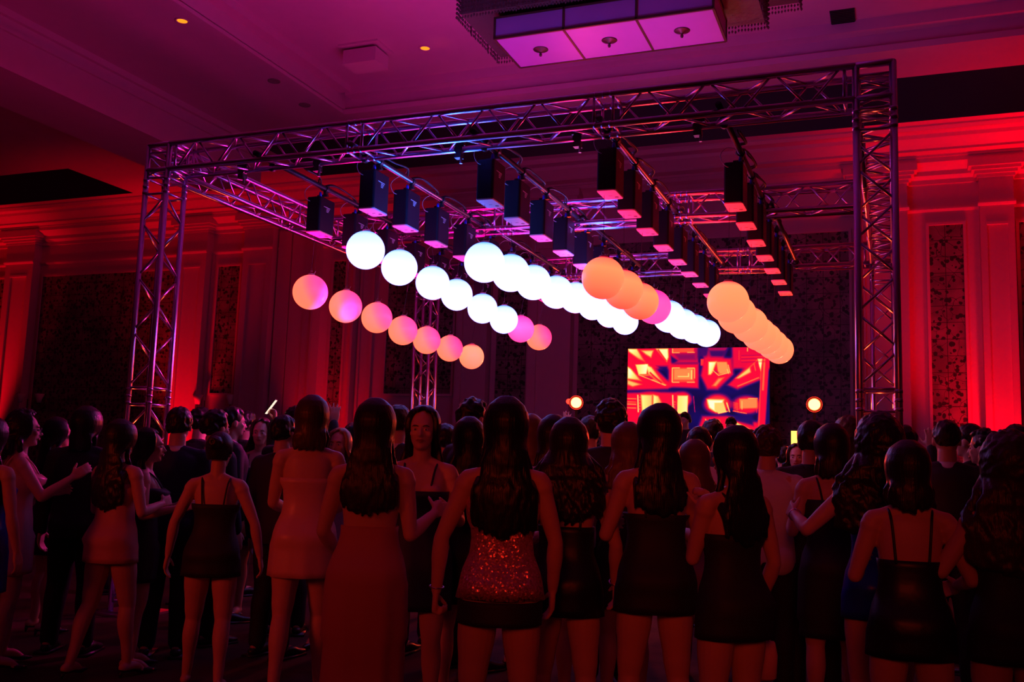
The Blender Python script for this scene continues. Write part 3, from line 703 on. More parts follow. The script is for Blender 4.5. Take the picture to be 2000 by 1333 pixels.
for x in (-.8, .8): m.tube([(x, .1, .7), (x, .1, 1.66)], .02, 8)
m.build('suspension_rod', M_bronze, t)

# ------------------------------------------------------------------ ceiling fittings
M_dl = mat('warm_downlight', (1, .4, .05), .4, emit=(1, .28, .01), strength=1.4)
M_off = mat('unlit_fitting', (.22, .19, .18), .5)
CENT = lambda x, y: ZC if (x > -8.65 and y < 6.86) else ZS
for (x, y, lab, on) in ((-9.02, 3.2, 'lit orange recessed downlight in the ceiling strip at the upper left', True), (-6.57, 5.70, 'lit orange recessed downlight left of the chandelier', True),
                        (-9.16, 6.4, 'unlit round ceiling fitting just above the front truss, left', False), (-9.05, 5.37, 'unlit small ceiling fitting between lit downlight and unlit fitting', False)):
    z = CENT(x, y); t = thing('downlight', lab, 'ceiling light', (x, y, z), group='recessed ceiling lights')
    m = MB(); m.lathe([(.10, 0), (.10, -.01), (.075, -.012), (.07, 0)], (0, 0, 0), 24); m.build('trim_ring', M_ceil if on else M_off, t, True)
    m = MB(); m.lathe([(.07, -.006), (.07, -.001)], (0, 0, 0), 20); m.build('lens', M_dl if on else M_off, t)
t = thing('air_vent', 'dark rectangular air vent in the ceiling at the upper right', 'vent', (-.58, 6.5, ZC))
m = MB(); m.box(-.16, .16, -.22, .22, -.02, 0); m.build('grille', M_blk, t)
m = MB()
for k in range(9): m.box(-.15, .15, -.2 + k * .05, -.185 + k * .05, -.028, -.02)
m.build('slats', M_blkm, t)
t = thing('projector_housing', 'pale box fitting hanging from the ceiling left of the chandelier', 'ceiling box', (-7.45, 5.45, ZC))
m = MB(); m.box(-.28, .28, -.2, .2, -.30, -.08); m.build('housing', M_ceil, t)
m = MB(); m.box(-.34, .34, -.26, .26, -.03, 0); m.tube([(0, 0, -.08), (0, 0, 0)], .05, 12); m.build('mount', M_ceil, t)

# ------------------------------------------------------------------ wall sconces
M_shade = mat('pale_sconce_shade', (.75, .65, .55), .5)
for sx, lab in ((-20.48, 'wall sconce beside the pilaster at the far left'), (-19.85, 'wall sconce on the dark wallpaper at the far left'), (-14.97, 'wall sconce left of the narrow wallpaper panel'), (-14.05, 'wall sconce right of the narrow wallpaper panel'), (-16.4, 'wall sconce seen through the near left tower')):
    t = thing('wall_sconce', lab, 'wall lamp', (sx, YW, 2.55), group='wall sconces along the back wall')
    m = MB(); m.box(-.05, .05, -.02, 0, -.15, .1); P, R = smooth_path([(0, -.02, -.05), (0, -.12, -.12), (0, -.2, -.05), (0, -.2, .02)], .012, 4); m.tube(P, R, 8); m.build('bracket', M_bronze, t, True)
    m = MB(); m.lathe([(.05, 0), (.07, .09), (.12, .22), (.115, .22), (.065, .09), (.045, .01)], (0, -.2, 0), 24); m.build('shade', M_shade, t, True)
# ------------------------------------------------------------------ people
def eval_mods(m, name, mats, voxel, smooth=2, fac=.5, disp=None):
    """fuse the overlapping shapes of a mesh into one continuous skin"""
    me = m.mesh(name + '_raw', mats); o = bpy.data.objects.new('raw', me); COL.objects.link(o)
    r = o.modifiers.new('r', 'REMESH'); r.mode = 'VOXEL'; r.voxel_size = voxel; r.use_smooth_shade = True
    if smooth:
        s_ = o.modifiers.new('s', 'SMOOTH'); s_.iterations = smooth; s_.factor = fac
    dg = bpy.context.evaluated_depsgraph_get(); ev = o.evaluated_get(dg)
    out = bpy.data.meshes.new_from_object(ev, depsgraph=dg); out.name = name
    bpy.data.objects.remove(o); bpy.data.meshes.remove(me)
    out.polygons.foreach_set('use_smooth', [True] * len(out.polygons))
    if not out.materials:
        for q in (mats if isinstance(mats, (list, tuple)) else [mats]): out.materials.append(q)
    return out
def link_mesh(me, name, parent):
    o = bpy.data.objects.new(name, me); COL.objects.link(o); o.parent = parent; return o

# torso tables for a 1.70 m figure: height, half width, half depth, depth offset (+ is forward)
TF = [(.80, .150, .095, 0), (.87, .172, .112, -.012), (.93, .172, .118, -.016), (.99, .158, .106, -.008), (1.06, .130, .088, 0), (1.12, .122, .084, .002), (1.19, .130, .092, .004),
      (1.26, .142, .104, .010), (1.31, .145, .100, .006), (1.36, .140, .084, -.006), (1.395, .115, .066, -.010), (1.42, .070, .055, -.010)]
TM_ = [(.80, .155, .100, 0), (.87, .168, .112, -.008), (.93, .166, .112, -.010), (.99, .160, .106, -.004), (1.06, .153, .102, 0), (1.12, .155, .104, .004), (1.19, .165, .110, .006),
      (1.26, .178, .116, .008), (1.31, .182, .112, .004), (1.36, .172, .096, -.004), (1.395, .135, .076, -.008), (1.42, .085, .062, -.008)]
def torso_at(T, z):
    if z <= T[0][0]: return T[0][1:]
    for a, b in zip(T, T[1:]):
        if z <= b[0]:
            t = (z - a[0]) / (b[0] - a[0]); return tuple(a[i] + (b[i] - a[i]) * t for i in (1, 2, 3))
    return T[-1][1:]
HAIR = {}
def hair_mat(c, rough=.42):
    k = tuple(c)
    if k not in HAIR:
        m = mat('hair', c, .38, spec=.38); nt = m.node_tree; b = nt.nodes['Principled BSDF']
        tc = nt.nodes.new('ShaderNodeTexCoord'); mp = nt.nodes.new('ShaderNodeMapping'); mp.inputs['Scale'].default_value = (1, 1, .05)
        n = nt.nodes.new('ShaderNodeTexNoise'); n.inputs['Scale'].default_value = 160; n.inputs['Detail'].default_value = 2
        bp = nt.nodes.new('ShaderNodeBump'); bp.inputs['Strength'].default_value = .55; bp.inputs['Distance'].default_value = .004
        nt.links.new(tc.outputs['Object'], mp.inputs[0]); nt.links.new(mp.outputs[0], n.inputs['Vector']); nt.links.new(n.outputs['Fac'], bp.inputs['Height']); nt.links.new(bp.outputs[0], b.inputs['Normal'])
        HAIR[k] = m
    return HAIR[k]
SKIN = [mat('skin_light', (.62, .36, .27), .5, spec=.4), mat('skin_tan', (.48, .27, .19), .5, spec=.4), mat('skin_brown', (.28, .15, .10), .5, spec=.4)]
M_eye = mat('eye', (.6, .55, .55), .2); M_iris = mat('iris', (.03, .015, .01), .2); M_lip = mat('lips', (.42, .10, .10), .4)
CLOTH = {}
def cloth(name, c, rough=.75, **k):
    if name not in CLOTH: CLOTH[name] = mat(name, c, rough, bump=k.pop('bump', .12), bscale=k.pop('bscale', 60), **k)
    return CLOTH[name]
DEF_ARM_DOWN = ((.22, .02, -1), (.10, .22, -1))

class Person:
    """Figure standing on local z=0 and facing local +Y; its own right is local +X."""
    def __init__(s, name_label, xpx, ypx, d, face=None, sex='f', hair='long', haircol=(.02, .012, .01), skin=0, top=None, arms=(None, None), legs=None, lean=(0, 0),
                 head=(0, 0, 0), outfit='mini', cmat=None, cmat2=None, hem=.60, neck=1.30, hairlen=1.05, hairw=.16, wave=.0, fine=True, hands=('relax', 'relax'), shoe='heel', height=None, straps=True, back=None, part='person'):
        s.label = name_label
        P = CAM_LOC + d * (CF + (xpx - 1000) / FPX * CR - (ypx - 666.5) / FPX * CU)
        s.top = P.z if height is None else height
        s.s = s.top / (1.735 if sex == 'f' else 1.725)   # crown with hair
        s.loc = Vector((P.x, P.y, 0)); s.sex = sex
        if face is None:
            tgt = Vector((-3.3, 12.0, 0)) - s.loc; s.rz = math.atan2(tgt.y, tgt.x) - math.pi / 2
        else:
            # face: angle from looking straight away from the camera, in degrees, + turns to the figure's left (image left)
            v = (s.loc - Vector((CAM_LOC.x, CAM_LOC.y, 0))); s.rz = math.atan2(v.y, v.x) - math.pi / 2 + math.radians(face)
        s.hair, s.haircol, s.skin = hair, haircol, SKIN[skin]; s.arms, s.legs, s.lean, s.headrot = arms, legs, lean, head
        s.outfit, s.cmat, s.cmat2, s.hem, s.neckz = outfit, cmat, cmat2, hem, neck; s.hairlen, s.hairw, s.wave, s.fine, s.hands = hairlen, hairw, wave, fine, hands
        s.shoe, s.straps, s.back = shoe, straps, back
        s.T = TF if sex == 'f' else TM_
        s.build()
    def ctr(s, z):
        """spine curve: sideways and forward lean above the hips"""
        k = max(0, (z - .92)) / .5
        return Vector((s.lean[0] * k * (1 if k < 1 else 1), s.lean[1] * k * k ** .3 if k > 0 else 0, 0))
    def ring(s, z, grow=0.0, n=32, kx=1.0, ky=1.0, fold=0, seed=0, below=None):
        rx, ry, oy = torso_at(s.T, z); c = s.ctr(z); out = []
        for j in range(n):
            a = 2 * math.pi * j / n; f_ = 1 + fold * math.sin(a * 7 + seed) * .5 + fold * math.sin(a * 12 + seed * 2.3) * .5
            ca, sa = math.cos(a), math.sin(a)
            e = .86 # slightly squared section
            ca2 = math.copysign(abs(ca) ** e, ca); sa2 = math.copysign(abs(sa) ** e, sa)
            out.append(Vector((c.x + (rx * kx + grow) * f_ * ca2, c.y + oy + (ry * ky + grow) * f_ * sa2, z)))
        return out
    def build(s):
        f = s.sex == 'f'; rng = random.Random(hash_str(s.label))
        root = thing('person', s.label, 'person', s.loc, s.rz, group='people in the dancing crowd')
        s.root = root; root.scale = (s.s, s.s, s.s)
        s.joints()
        m = MB(); s.body(m)
        me = eval_mods(m, 'body', s.skin, (.0065 if s.fine else .0095), 2, .5)
        bo = link_mesh(me, 'body', root); s.face(root)
        s.make_hair(root, rng); s.clothe(root, rng)
    # -------- skeleton
    def joints(s):
        f = s.sex == 'f'
        sw = .158 if f else .185
        c = s.ctr(1.375); s.sh = [c + Vector((sd * sw, -.012, 1.375)) for sd in (-1, 1)]
        lu, lf = (.275, .235) if f else (.29, .25)
        s.el, s.wr, s.hd = [], [], []
        for i, sd in enumerate((-1, 1)):
            a = s.arms[i] or DEF_ARM_DOWN
            u = Vector((a[0][0] * sd, a[0][1], a[0][2])).normalized(); w = Vector((a[1][0] * sd, a[1][1], a[1][2])).normalized()
            e = s.sh[i] + u * lu; s.el.append(e); s.wr.append(e + w * lf); s.hd.append(w)
        # legs: (dx, dy, lift) of each foot, knee follows
        L = s.legs or ((-.02, .0, 0), (.02, .0, 0)); s.hip, s.kn, s.an = [], [], []
        for i, sd in enumerate((-1, 1)):
            h = Vector((sd * .088, 0, .86)); dx, dy, lift = L[i]
            a = Vector((sd * .085 + dx, dy - .02, .085 + lift)); k = (h + a) / 2; k.z = .475 + lift * .5; k.y += .03 + abs(lift) * .5
            s.hip.append(h); s.kn.append(k); s.an.append(a)
        c = s.ctr(1.42); s.neck = c + Vector((0, -.012, 1.42))
        yaw, pitch, roll = [math.radians(v) for v in s.headrot]
        s.HR = Matrix.Rotation(yaw, 3, 'Z') @ Matrix.Rotation(pitch, 3, 'X') @ Matrix.Rotation(roll, 3, 'Y')
        c2 = s.ctr(1.50); s.hc = Vector((c2.x, c2.y + .012, 1.60)) + s.HR @ Vector((0, 0, .0))
    def H(s, x, y, z): return s.hc + s.HR @ Vector((x, y, z))
    # -------- body
    def body(s, m):
        f = s.sex == 'f'; n = 20
        m.rings([s.ring(z, 0, 28) for z in (.80, .84, .88, .93, .98, 1.03, 1.08, 1.13, 1.18, 1.23, 1.28, 1.33, 1.37, 1.40, 1.42)])
        m.limb([s.neck + Vector((0, 0, -.06)), s.neck + Vector((0, .0, .02)), s.hc + Vector((0, -.02, -.07))], [.066, .050 if f else .060, .050 if f else .058], 16)
        # head: skull, face wedge, jaw, chin
        k = 1.0 if f else 1.05
        m.ball(s.H(0, -.012, .018), (.073 * k, .092 * k, .098), 20, 14, rot=s.HR)
        m.ball(s.H(0, .018, -.025), (.062 * k, .070, .085), 18, 12, rot=s.HR)
        m.ball(s.H(0, .035, -.075), (.046 * k, .045, .036), 16, 10, rot=s.HR)
        m.ball(s.H(0, .066, -.092), (.020, .016, .014), 12, 8, rot=s.HR)           # chin
        m.ball(s.H(0, .068, .030), (.045, .020, .016), 12, 8, rot=s.HR)            # brow
        m.limb([s.H(0, .078, .018), s.H(0, .094, -.008), s.H(0, .103, -.026)], [.007, .009, .012], 10)
        m.ball(s.H(-.010, .090, -.029), (.009, .010, .008), 8, 6, rot=s.HR); m.ball(s.H(.010, .090, -.029), (.009, .010, .008), 8, 6, rot=s.HR)
        m.ball(s.H(0, .083, -.055), (.022, .011, .010), 12, 8, rot=s.HR)           # mouth mound
        for sd in (-1, 1):
            m.ball(s.H(sd * .042, .060, -.018), (.020, .018, .020), 10, 8, rot=s.HR)   # cheek
            m.ball(s.H(sd * .077 * k, -.010, -.008), (.009, .019, .031), 10, 8, rot=s.HR)  # ear
        # trapezius, shoulders, chest, seat
        for i, sd in enumerate((-1, 1)):
            sh = s.sh[i]
            m.limb([s.neck + Vector((sd * .03, -.012, .0)), sh + Vector((-sd * .05, -.004, .018)), sh], [.045, .040 if f else .048, .046 if f else .056], 14)
            m.ball(sh + (s.el[i] - sh) * .10, .050 if f else .062, 14, 10)
            if f: m.ball(s.ctr(1.27) + Vector((sd * .068, .080, 1.255)), (.060, .052, .058), 16, 12)
            else: m.ball(s.ctr(1.28) + Vector((sd * .075, .070, 1.285)), (.085, .045, .065), 14, 10)
            m.ball(Vector((sd * .080, -.060, .895)), (.088, .072, .092) if f else (.080, .062, .085), 16, 12)
            m.limb([sh, (sh + s.el[i]) / 2, s.el[i]], [.046 if f else .055, .042 if f else .052, .033 if f else .042], 14)
            w = s.wr[i]; e = s.el[i]
            m.limb([e, e + (w - e) * .3, e + (w - e) * .7, w], [.034 if f else .042, .037 if f else .046, .029 if f else .036, .022 if f else .028], 14)
            s.hand(m, i, sd)
            h, kn, a = s.hip[i], s.kn[i], s.an[i]
            m.limb([h + Vector((0, -.005, .02)), h + (kn - h) * .35, h + (kn - h) * .75, kn], [.088, .084 if f else .086, .066, .054], 18)
            m.limb([kn, kn + (a - kn) * .28 + Vector((0, -.018, 0)), kn + (a - kn) * .7, a], [.052, .055, .038, .030], 16)
            heel = s.shoe == 'heel' and f
            toe = a + Vector((sd * .025, .13 if heel else .165, -.055 if heel else -.058)); toe.z = max(toe.z, .018)
            m.limb([a + Vector((0, -.03, -.02)), (a + toe) / 2 + Vector((0, 0, .006)), toe], [.032, .030, .020], 12)
            m.limb([toe + Vector((0, -.02, 0)), toe + Vector((sd * .004, .045, -.004))], [.026, .018], 10, flat=((0, 0, 1), .6))
            s.toe = getattr(s, 'toe', []) + [toe]
    def hand(s, m, i, sd):
        w, d = s.wr[i], s.hd[i]; mode = s.hands[i]; S = 1.0 if s.sex == 'f' else 1.1
        # palm plane: thumb points forward/inwards for a hanging arm
        ref = Vector((0, 1, 0)) if abs(d.y) < .75 else Vector((-sd * .3, 0, 1))
        if mode == 'up': ref = Vector((-sd, 0, 0))
        th = (ref - ref.dot(d) * d).normalized(); nrm = d.cross(th).normalized() * (1 if sd > 0 else -1)   # nrm: away from the palm
        pal = -nrm if mode != 'flip' else nrm
        c = w + d * .045 * S
        for q in range(4):
            o = th * (.027 - .018 * q) * S
            m.limb([w + o * .5, w + o * .9 + d * .04 * S, w + o + d * .080 * S], [.014 * S, .0145 * S, .0125 * S], 8, sub=2)
        curl = {'relax': .35, 'up': .12, 'grip': 1.25, 'flip': .3, 'fist': 1.5, 'open': .05}[mode]
        for q, L in enumerate((.070, .080, .074, .058)):
            p = w + th * (.027 - .018 * q) * S + d * .082 * S; dd = (d + th * (.16 - .12 * q) * (1.5 if mode in ('up', 'open') else .6)).normalized(); pts = [p]; a = 0
            for sg in (.42, .32, .26):
                a += curl * (.8 + .08 * q); v = dd * math.cos(a) + pal * math.sin(a); p = p + v * L * sg * S; pts.append(p)
            m.limb(pts, [.0088 * S, .0083 * S, .0078 * S, .0066 * S], 8, sub=3)
        p = w + th * .022 * S + d * .022 * S; v = (d * .65 + th * .75 + pal * (.25 + .4 * min(curl, 1))).normalized()
        v2 = (v + d * .5 + pal * .4 * min(curl, 1)).normalized()
        m.limb([p, p + v * .036 * S, p + v * .036 * S + v2 * .028 * S, p + v * .036 * S + v2 * .050 * S], [.0130 * S, .0105 * S, .0095 * S, .0075 * S], 8, sub=3)
        s.palm = getattr(s, 'palm', {}); s.palm[i] = (w + d * .06 * S + pal * .02, d, th, pal)
    def face(s, root):
        m = MB()
        for sd in (-1, 1):
            m.ball(s.H(sd * .030, .0755, .004), (.0125, .009, .0085), 12, 8, 0, s.HR); m.ball(s.H(sd * .030, .0815, .004), (.0055, .004, .0055), 10, 6, 1, s.HR)
            m.limb([s.H(sd * .014, .085, .022), s.H(sd * .032, .085, .027), s.H(sd * .047, .074, .021)], [.0028, .0032, .0018], 6, sub=2, mi=1)
        m.build('eyes', [M_eye, M_iris], root, True)
        m = MB(); m.limb([s.H(-.022, .085, -.055), s.H(-.008, .0945, -.0515), s.H(0, .0945, -.0528), s.H(.008, .0945, -.0515), s.H(.022, .085, -.055)], [.002, .0042, .0038, .0042, .002], 8, sub=3)
        m.limb([s.H(-.020, .085, -.057), s.H(0, .0935, -.0615), s.H(.020, .085, -.057)], [.002, .0052, .002], 8, sub=3)
        m.build('lips', M_lip, root, True)
    # -------- hair
    def make_hair(s, root, rng):
        m = MB(); H = s.H; style = s.hair; k = 1.0 if s.sex == 'f' else 1.05
        R = (.082 * k, .103 * k, .110); C = (0, -.016, .022)
        def scalp(az, el, g=1.0):
            """az 0 = back of the head, + to the figure's right; el 90 = crown"""
            a, e = math.radians(az), math.radians(el)
            return H(C[0] + R[0] * g * math.sin(a) * math.cos(e), C[1] - R[1] * g * math.cos(a) * math.cos(e), C[2] + R[2] * g * math.sin(e))
        long_ = style in ('long', 'wavy', 'curly_long', 'bob', 'front', 'bangs')
        if long_ or style in ('updo', 'pony'):
            for az in range(-112, 113, 8):
                lo = -38 if abs(az) < 80 else (-12 if abs(az) < 96 else 20)
                pts = [scalp(az * .35, 88, 1.0)] + [scalp(az, e) for e in (68, 48, 28, 8) if e > lo] + [scalp(az, lo)]
                m.limb(pts, [.014] * len(pts), 8, sub=3)
            for az in range(-150, 151, 10): m.limb([scalp(az * .9, 88), scalp(az, 66), scalp(az, 50)], [.013, .012, .008], 8, sub=2)
        if long_:
            zend = {'bob': 1.44}.get(style, s.hairlen); nst = 44 if s.fine else 30
            wav = s.wave if style in ('wavy', 'curly_long') or s.wave else .004
            for layer in (0, 1):
                for q in range(nst):
                    az = -116 + 232 * (q + .5 * layer) / (nst - 1) + rng.uniform(-2, 2)
                    if abs(az) > 118: continue
                    g = 1.02 + .10 * layer + (.17 if style == 'curly_long' and s.hairw > .15 else 0)
                    u = az / 116.0
                    p = [scalp(az * .5, 70, g), scalp(az, 40, g), scalp(az, 8, g), scalp(az * .97, -22, g)]
                    r = [.011, .013, .013, .013]
                    z0 = 1.555; ze = zend + rng.uniform(-.02, .04) + (.05 * abs(u) if style != 'bob' else 0)
                    nz = max(3, int((z0 - ze) / .05)); ph = rng.uniform(0, 6)
                    for t_ in range(1, nz + 1):
                        t = t_ / nz; z = z0 + (ze - z0) * t
                        wz = (.080 if s.hairw < .18 else .105) + (s.hairw - (.080 if s.hairw < .18 else .105)) * min(1, t * (1.3 if s.hairw < .2 else 2.2)) * (1 - .25 * max(0, t - .6))
                        cx = s.hc.x + (s.ctr(max(z, .93)).x - s.hc.x) * min(1, t * 1.2)
                        x = cx + wz * u * (1.0 if abs(u) < .9 else .95)
                        rx_, ry_, oy_ = torso_at(s.T, min(z, 1.42)); cyy = s.ctr(max(z, .93)).y
                        surf = cyy + oy_ - ry_ * math.sqrt(max(.05, 1 - min(.95, (x - cx) / (rx_ + .05)) ** 2)) if z < 1.40 else None
                        backy = s.hc.y - .100 * (1 - .35 * u * u) - .02
                        y = backy if surf is None else min(backy + .02 * t, surf - .016 - .012 * layer)
                        if surf is None: y = backy + .0 
                        if style == 'front' and u * (1 if s.wave >= 0 else -1) > .35 and z < 1.42: y = cyy + oy_ + ry_ + .012; 
                        if abs(u) > .85 and z > 1.36: y = y * .35 + (s.hc.y - .005) * .65
                        x += wav * math.sin(z * 48 + ph); y += wav * .7 * math.cos(z * 44 + ph)
                        p.append(Vector((x, y, z))); r.append(.0135 * (1 - .45 * max(0, t - .6) / .4) if style != 'curly_long' else .0165)
                    m.limb(p, r, 7, sub=2)
            if style == 'bangs':
                for az in range(122, 239, 8): m.limb([scalp(az, 80), scalp(az, 50, 1.03), scalp(az, 22, 1.06)], [.010, .011, .006], 7, sub=2)
        if style == 'curly_long':
            big = s.hairw > .15
            for q in range(230 if big else 120):
                az = rng.uniform(-165, 165); e = math.degrees(math.asin(rng.uniform(-.45, 1)))
                if abs(az) > 100 and e < 45: continue
                g = (1.29 if big else 1.10) + rng.uniform(-.03, .05)
                m.limb([scalp(az, e + 8, g), scalp(az + 7, e + 2, g * 1.05), scalp(az - 5, e - 5, g * 1.03), scalp(az + 4, e - 12, g * 1.05)], [.009, .012, .012, .007], 6, sub=2)
        if style == 'updo':
            m.ball(H(0, -.125, .06), (.05, .042, .045), 14, 10, rot=s.HR)
            for q in range(14):
                a = q * .9; m.limb([H(.045 * math.cos(a), -.13 + .02 * math.sin(a), .06 + .04 * math.sin(a)), H(.02 * math.cos(a + 1), -.165, .06 + .02 * math.sin(a + 1)), H(.04 * math.cos(a + 2), -.13, .06 + .035 * math.sin(a + 2))], [.010, .012, .009], 6, sub=2)
        if style in ('short', 'curly', 'afro', 'fade'):
            lo_b = -30 if style != 'fade' else -20
            cnt = {'short': 150, 'curly': 190, 'afro': 230, 'fade': 120}[style]
            g0 = {'short': 1.0, 'curly': 1.02, 'afro': 1.05, 'fade': .97}[style]
            m.ball(H(0, C[1] - .008, C[2] + .012), (R[0] * g0 * .97, R[1] * g0 * .93, R[2] * g0 * .94), 20, 14, rot=s.HR)
            for q in range(cnt):
                e = math.degrees(math.asin(rng.uniform(-.5, 1))); az = rng.uniform(-180, 180)
                if e < lo_b: continue
                if abs(az) > 105 and e < 42: continue
                if abs(az) > 70 and e < 2: continue
                top_ = 1 + (.12 if style == 'afro' else .05) * max(0, math.sin(math.radians(e)))
                p0 = scalp(az, e, g0 * top_)
                if style in ('curly', 'afro'): m.ball(p0, rng.uniform(.013, .022), 8, 6)
                else: m.limb([scalp(az, e + 6, g0 * top_), p0, scalp(az + rng.uniform(-14, 14), e - 14, g0 * top_ * 1.0)], [.009, .011, .006], 6, sub=2)
        me = eval_mods(m, 'hair', hair_mat(s.haircol), .0065 if s.fine else .009, 1, .5)
        link_mesh(me, 'hair', root)
    # -------- clothes
    def chain_cloth(s, rows, name, mt, root, thick=.004, mi=None):
        m = MB(); m.rings(rows, True, (False, False)); o = m.build(name, mt, root, True)
        so = o.modifiers.new('t', 'SOLIDIFY'); so.thickness = thick; so.offset = 1
        return o
    def clothe(s, root, rng):
        f = s.sex == 'f'; k = rng.uniform(0, 6)
        if s.outfit in ('mini', 'long', 'strapless', 'slip'):
            zt = s.neckz; zs = [zt]; z = zt - .03
            while z > .90: zs.append(z); z -= .035
            rows = []
            for z in zs:
                g = .010 + (.012 if z < 1.3 and z > 1.2 else 0); rr = s.ring(z, g + .002, 40, fold=.012 if z < 1.15 else .004, seed=k)
                c = s.ctr(z)
                for p in rr:   # room for the bust in front and the seat behind
                    if p.y > c.y and 1.17 < z < 1.34: p.y += .045 * math.exp(-((z - 1.255) / .045) ** 2) * min(1, (p.y - c.y) / .06)
                    if p.y < c.y and z < 1.02: p.y -= .030 * math.exp(-((z - .90) / .07) ** 2)
                rows.append(rr)
            ks = [(s.hip[i] + s.kn[i]) / 2 for i in (0, 1)]
            z = .875
            while z > s.hem - .001:
                t = (.90 - z) / .5
                def legx(i):
                    h_, kn, a = s.hip[i], s.kn[i], s.an[i]
                    if z > kn.z: tt = (h_.z - z) / (h_.z - kn.z); return h_.lerp(kn, max(0, min(1, tt)))
                    tt = (kn.z - z) / (kn.z - a.z); return kn.lerp(a, max(0, min(1, tt)))
                l, r = legx(0), legx(1); cx, cyy = (l.x + r.x) / 2, (l.y + r.y) / 2 - .012
                lr = .100 if z > .6 else (.085 if z > .35 else .07)
                rx = abs(r.x - l.x) / 2 + lr + .006; ry = abs(r.y - l.y) / 2 + max(.150 - .05 * t, lr + .024)
                fo = .02 + .06 * t if s.outfit != 'mini' else .015 + .02 * t
                rr = []
                for j in range(40):
                    a = 2 * math.pi * j / 40; ff = 1 + fo * math.sin(a * 7 + k) * .5 + fo * math.sin(a * 12 + k * 2.3) * .5
                    rr.append(Vector((cx + rx * ff * math.cos(a), cyy + ry * ff * math.sin(a), z)))
                rows.append(rr); z -= .035
            s.chain_cloth(rows, 'dress', s.cmat, root)
            if s.straps and s.outfit != 'strapless':
                for sd in (-1, 1):
                    c = s.ctr(1.36); zt2 = zt - .01
                    rx, ry, oy = torso_at(s.T, zt2)
                    m = MB(); m.limb([s.ctr(zt2) + Vector((sd * .070, oy - ry - .010, zt2)), c + Vector((sd * .085, -.085, 1.375)), s.ctr(1.4) + Vector((sd * .095, -.030, 1.428)), c + Vector((sd * .085, .055, 1.385)), s.ctr(zt2) + Vector((sd * .070, oy + ry + .012, zt2))], [.006] * 5, 8, sub=5)
                    m.build('strap', s.cmat, root, True)
        if s.outfit in ('suit', 'shirt', 'shirt_trousers', 'tshirt', 'top'):
            g = .022 if s.outfit == 'suit' else .014; m = MB(); zb = .80 if s.outfit == 'suit' else .88
            m.rings([s.ring(z, g, 36, fold=.012, seed=k) for z in [zb + (1.42 - zb) * t / 16 for t in range(17)]])
            short = s.outfit in ('tshirt', 'top')
            for sd in (-1, 1): m.ball(Vector((sd * .080, -.060, .895)), (.100, .092, .10), 16, 12)
            for i, sd in enumerate((-1, 1)):
                sh, e, w = s.sh[i], s.el[i], s.wr[i]; b = .010 if s.outfit != 'suit' else .016
                m.limb([s.neck + Vector((sd * .035, -.012, -.004)), sh + Vector((-sd * .05, -.004, .02)), sh], [.046 + b * .5, .042 + b * .5, .042 + b], 14)
                m.ball(sh + (e - sh) * .12 + Vector((0, 0, -.012)), .050 + b if not f else .042 + b, 14, 10)
                if short: m.limb([sh, sh + (e - sh) * .6], [.056 + b, .052 + b], 14)
                else:
                    m.limb([sh, (sh + e) / 2, e], [.055 + b, .050 + b, .043 + b], 14); m.limb([e, (e + w) / 2, e + (w - e) * .97], [.044 + b, .041 + b, .032 + b], 14)
                if not f: m.ball(s.ctr(1.28) + Vector((sd * .075, .070, 1.285)), (.095, .058, .075), 14, 10)
                else: m.ball(s.ctr(1.27) + Vector((sd * .068, .085, 1.255)), (.068, .060, .066), 14, 10)
            me = eval_mods(m, 'jacket' if s.outfit == 'suit' else 'shirt', s.cmat, .009 if s.fine else .012, 3, .5)
            link_mesh(me, 'jacket' if s.outfit == 'suit' else 'shirt', root)
            nk = s.neck; cc = s.cmat2 if (s.outfit == 'suit' and s.cmat2) else s.cmat
            rows = []
            for dz, r1 in ((-.035, .078), (.0, .070), (.030, .064), (.034, .068), (.0, .078), (-.03, .086)):
                rows.append([nk + Vector((r1 * math.cos(2 * math.pi * j / 28), r1 * .92 * math.sin(2 * math.pi * j / 28) + .004, dz + .006 - .018 * max(0, math.sin(2 * math.pi * j / 28)))) for j in range(28)])
            m = MB(); m.rings(rows, True, (False, False)); m.build('collar', cc, root, True)
            # trousers
            m = MB(); m.rings([s.ring(z, .012, 30, fold=.006, seed=k) for z in (.80, .86, .92, .98, 1.0)])
            for i, sd in enumerate((-1, 1)):
                h, kn, a = s.hip[i], s.kn[i], s.an[i]
                m.ball(Vector((sd * .080, -.055, .895)), (.092, .080, .095), 14, 10)
                m.limb([h, h + (kn - h) * .4, kn + Vector((0, -.004, 0)), kn + (a - kn) * .28 + Vector((0, -.018, 0)), kn + (a - kn) * .6 + Vector((0, -.01, 0)), a + Vector((0, .0, .01))], [.102, .098, .078, .074, .066, .062], 18)
            me = eval_mods(m, 'trousers', s.back or CLOTH['black_trousers'], .010, 2, .5); link_mesh(me, 'trousers', root)
        # shoes
        for i, sd in enumerate((-1, 1)):
            a, t = s.an[i], s.toe[i]; m = MB()
            if f and s.shoe == 'heel':
                m.limb([a + Vector((0, -.035, -.035)), (a + t) / 2 + Vector((0, 0, -.018)), t + Vector((0, 0, -.004)), t + Vector((sd * .004, .055, -.006))], [.024, .022, .028, .014], 10, flat=((0, 0, 1), .75))
                hz = a.z - .05; m.tube([a + Vector((0, -.045, -.045)), Vector((a.x, a.y - .052, max(.0, a.z - .083)))], [.016, .006], 8)
            else:
                m.limb([a + Vector((0, -.045, -.045)), (a + t) / 2 + Vector((0, 0, -.004)), t + Vector((0, .0, .004)), t + Vector((sd * .006, .06, .0))], [.036, .042, .036, .024], 12, flat=((0, 0, 1), .82))
                m.box(min(a.x, t.x) - .038, max(a.x, t.x) + .038, a.y - .085, t.y + .07, a.z - .085, a.z - .068)
            m.build('shoe', M_shoe if s.shoe != 'white' else M_shoew, root, True)
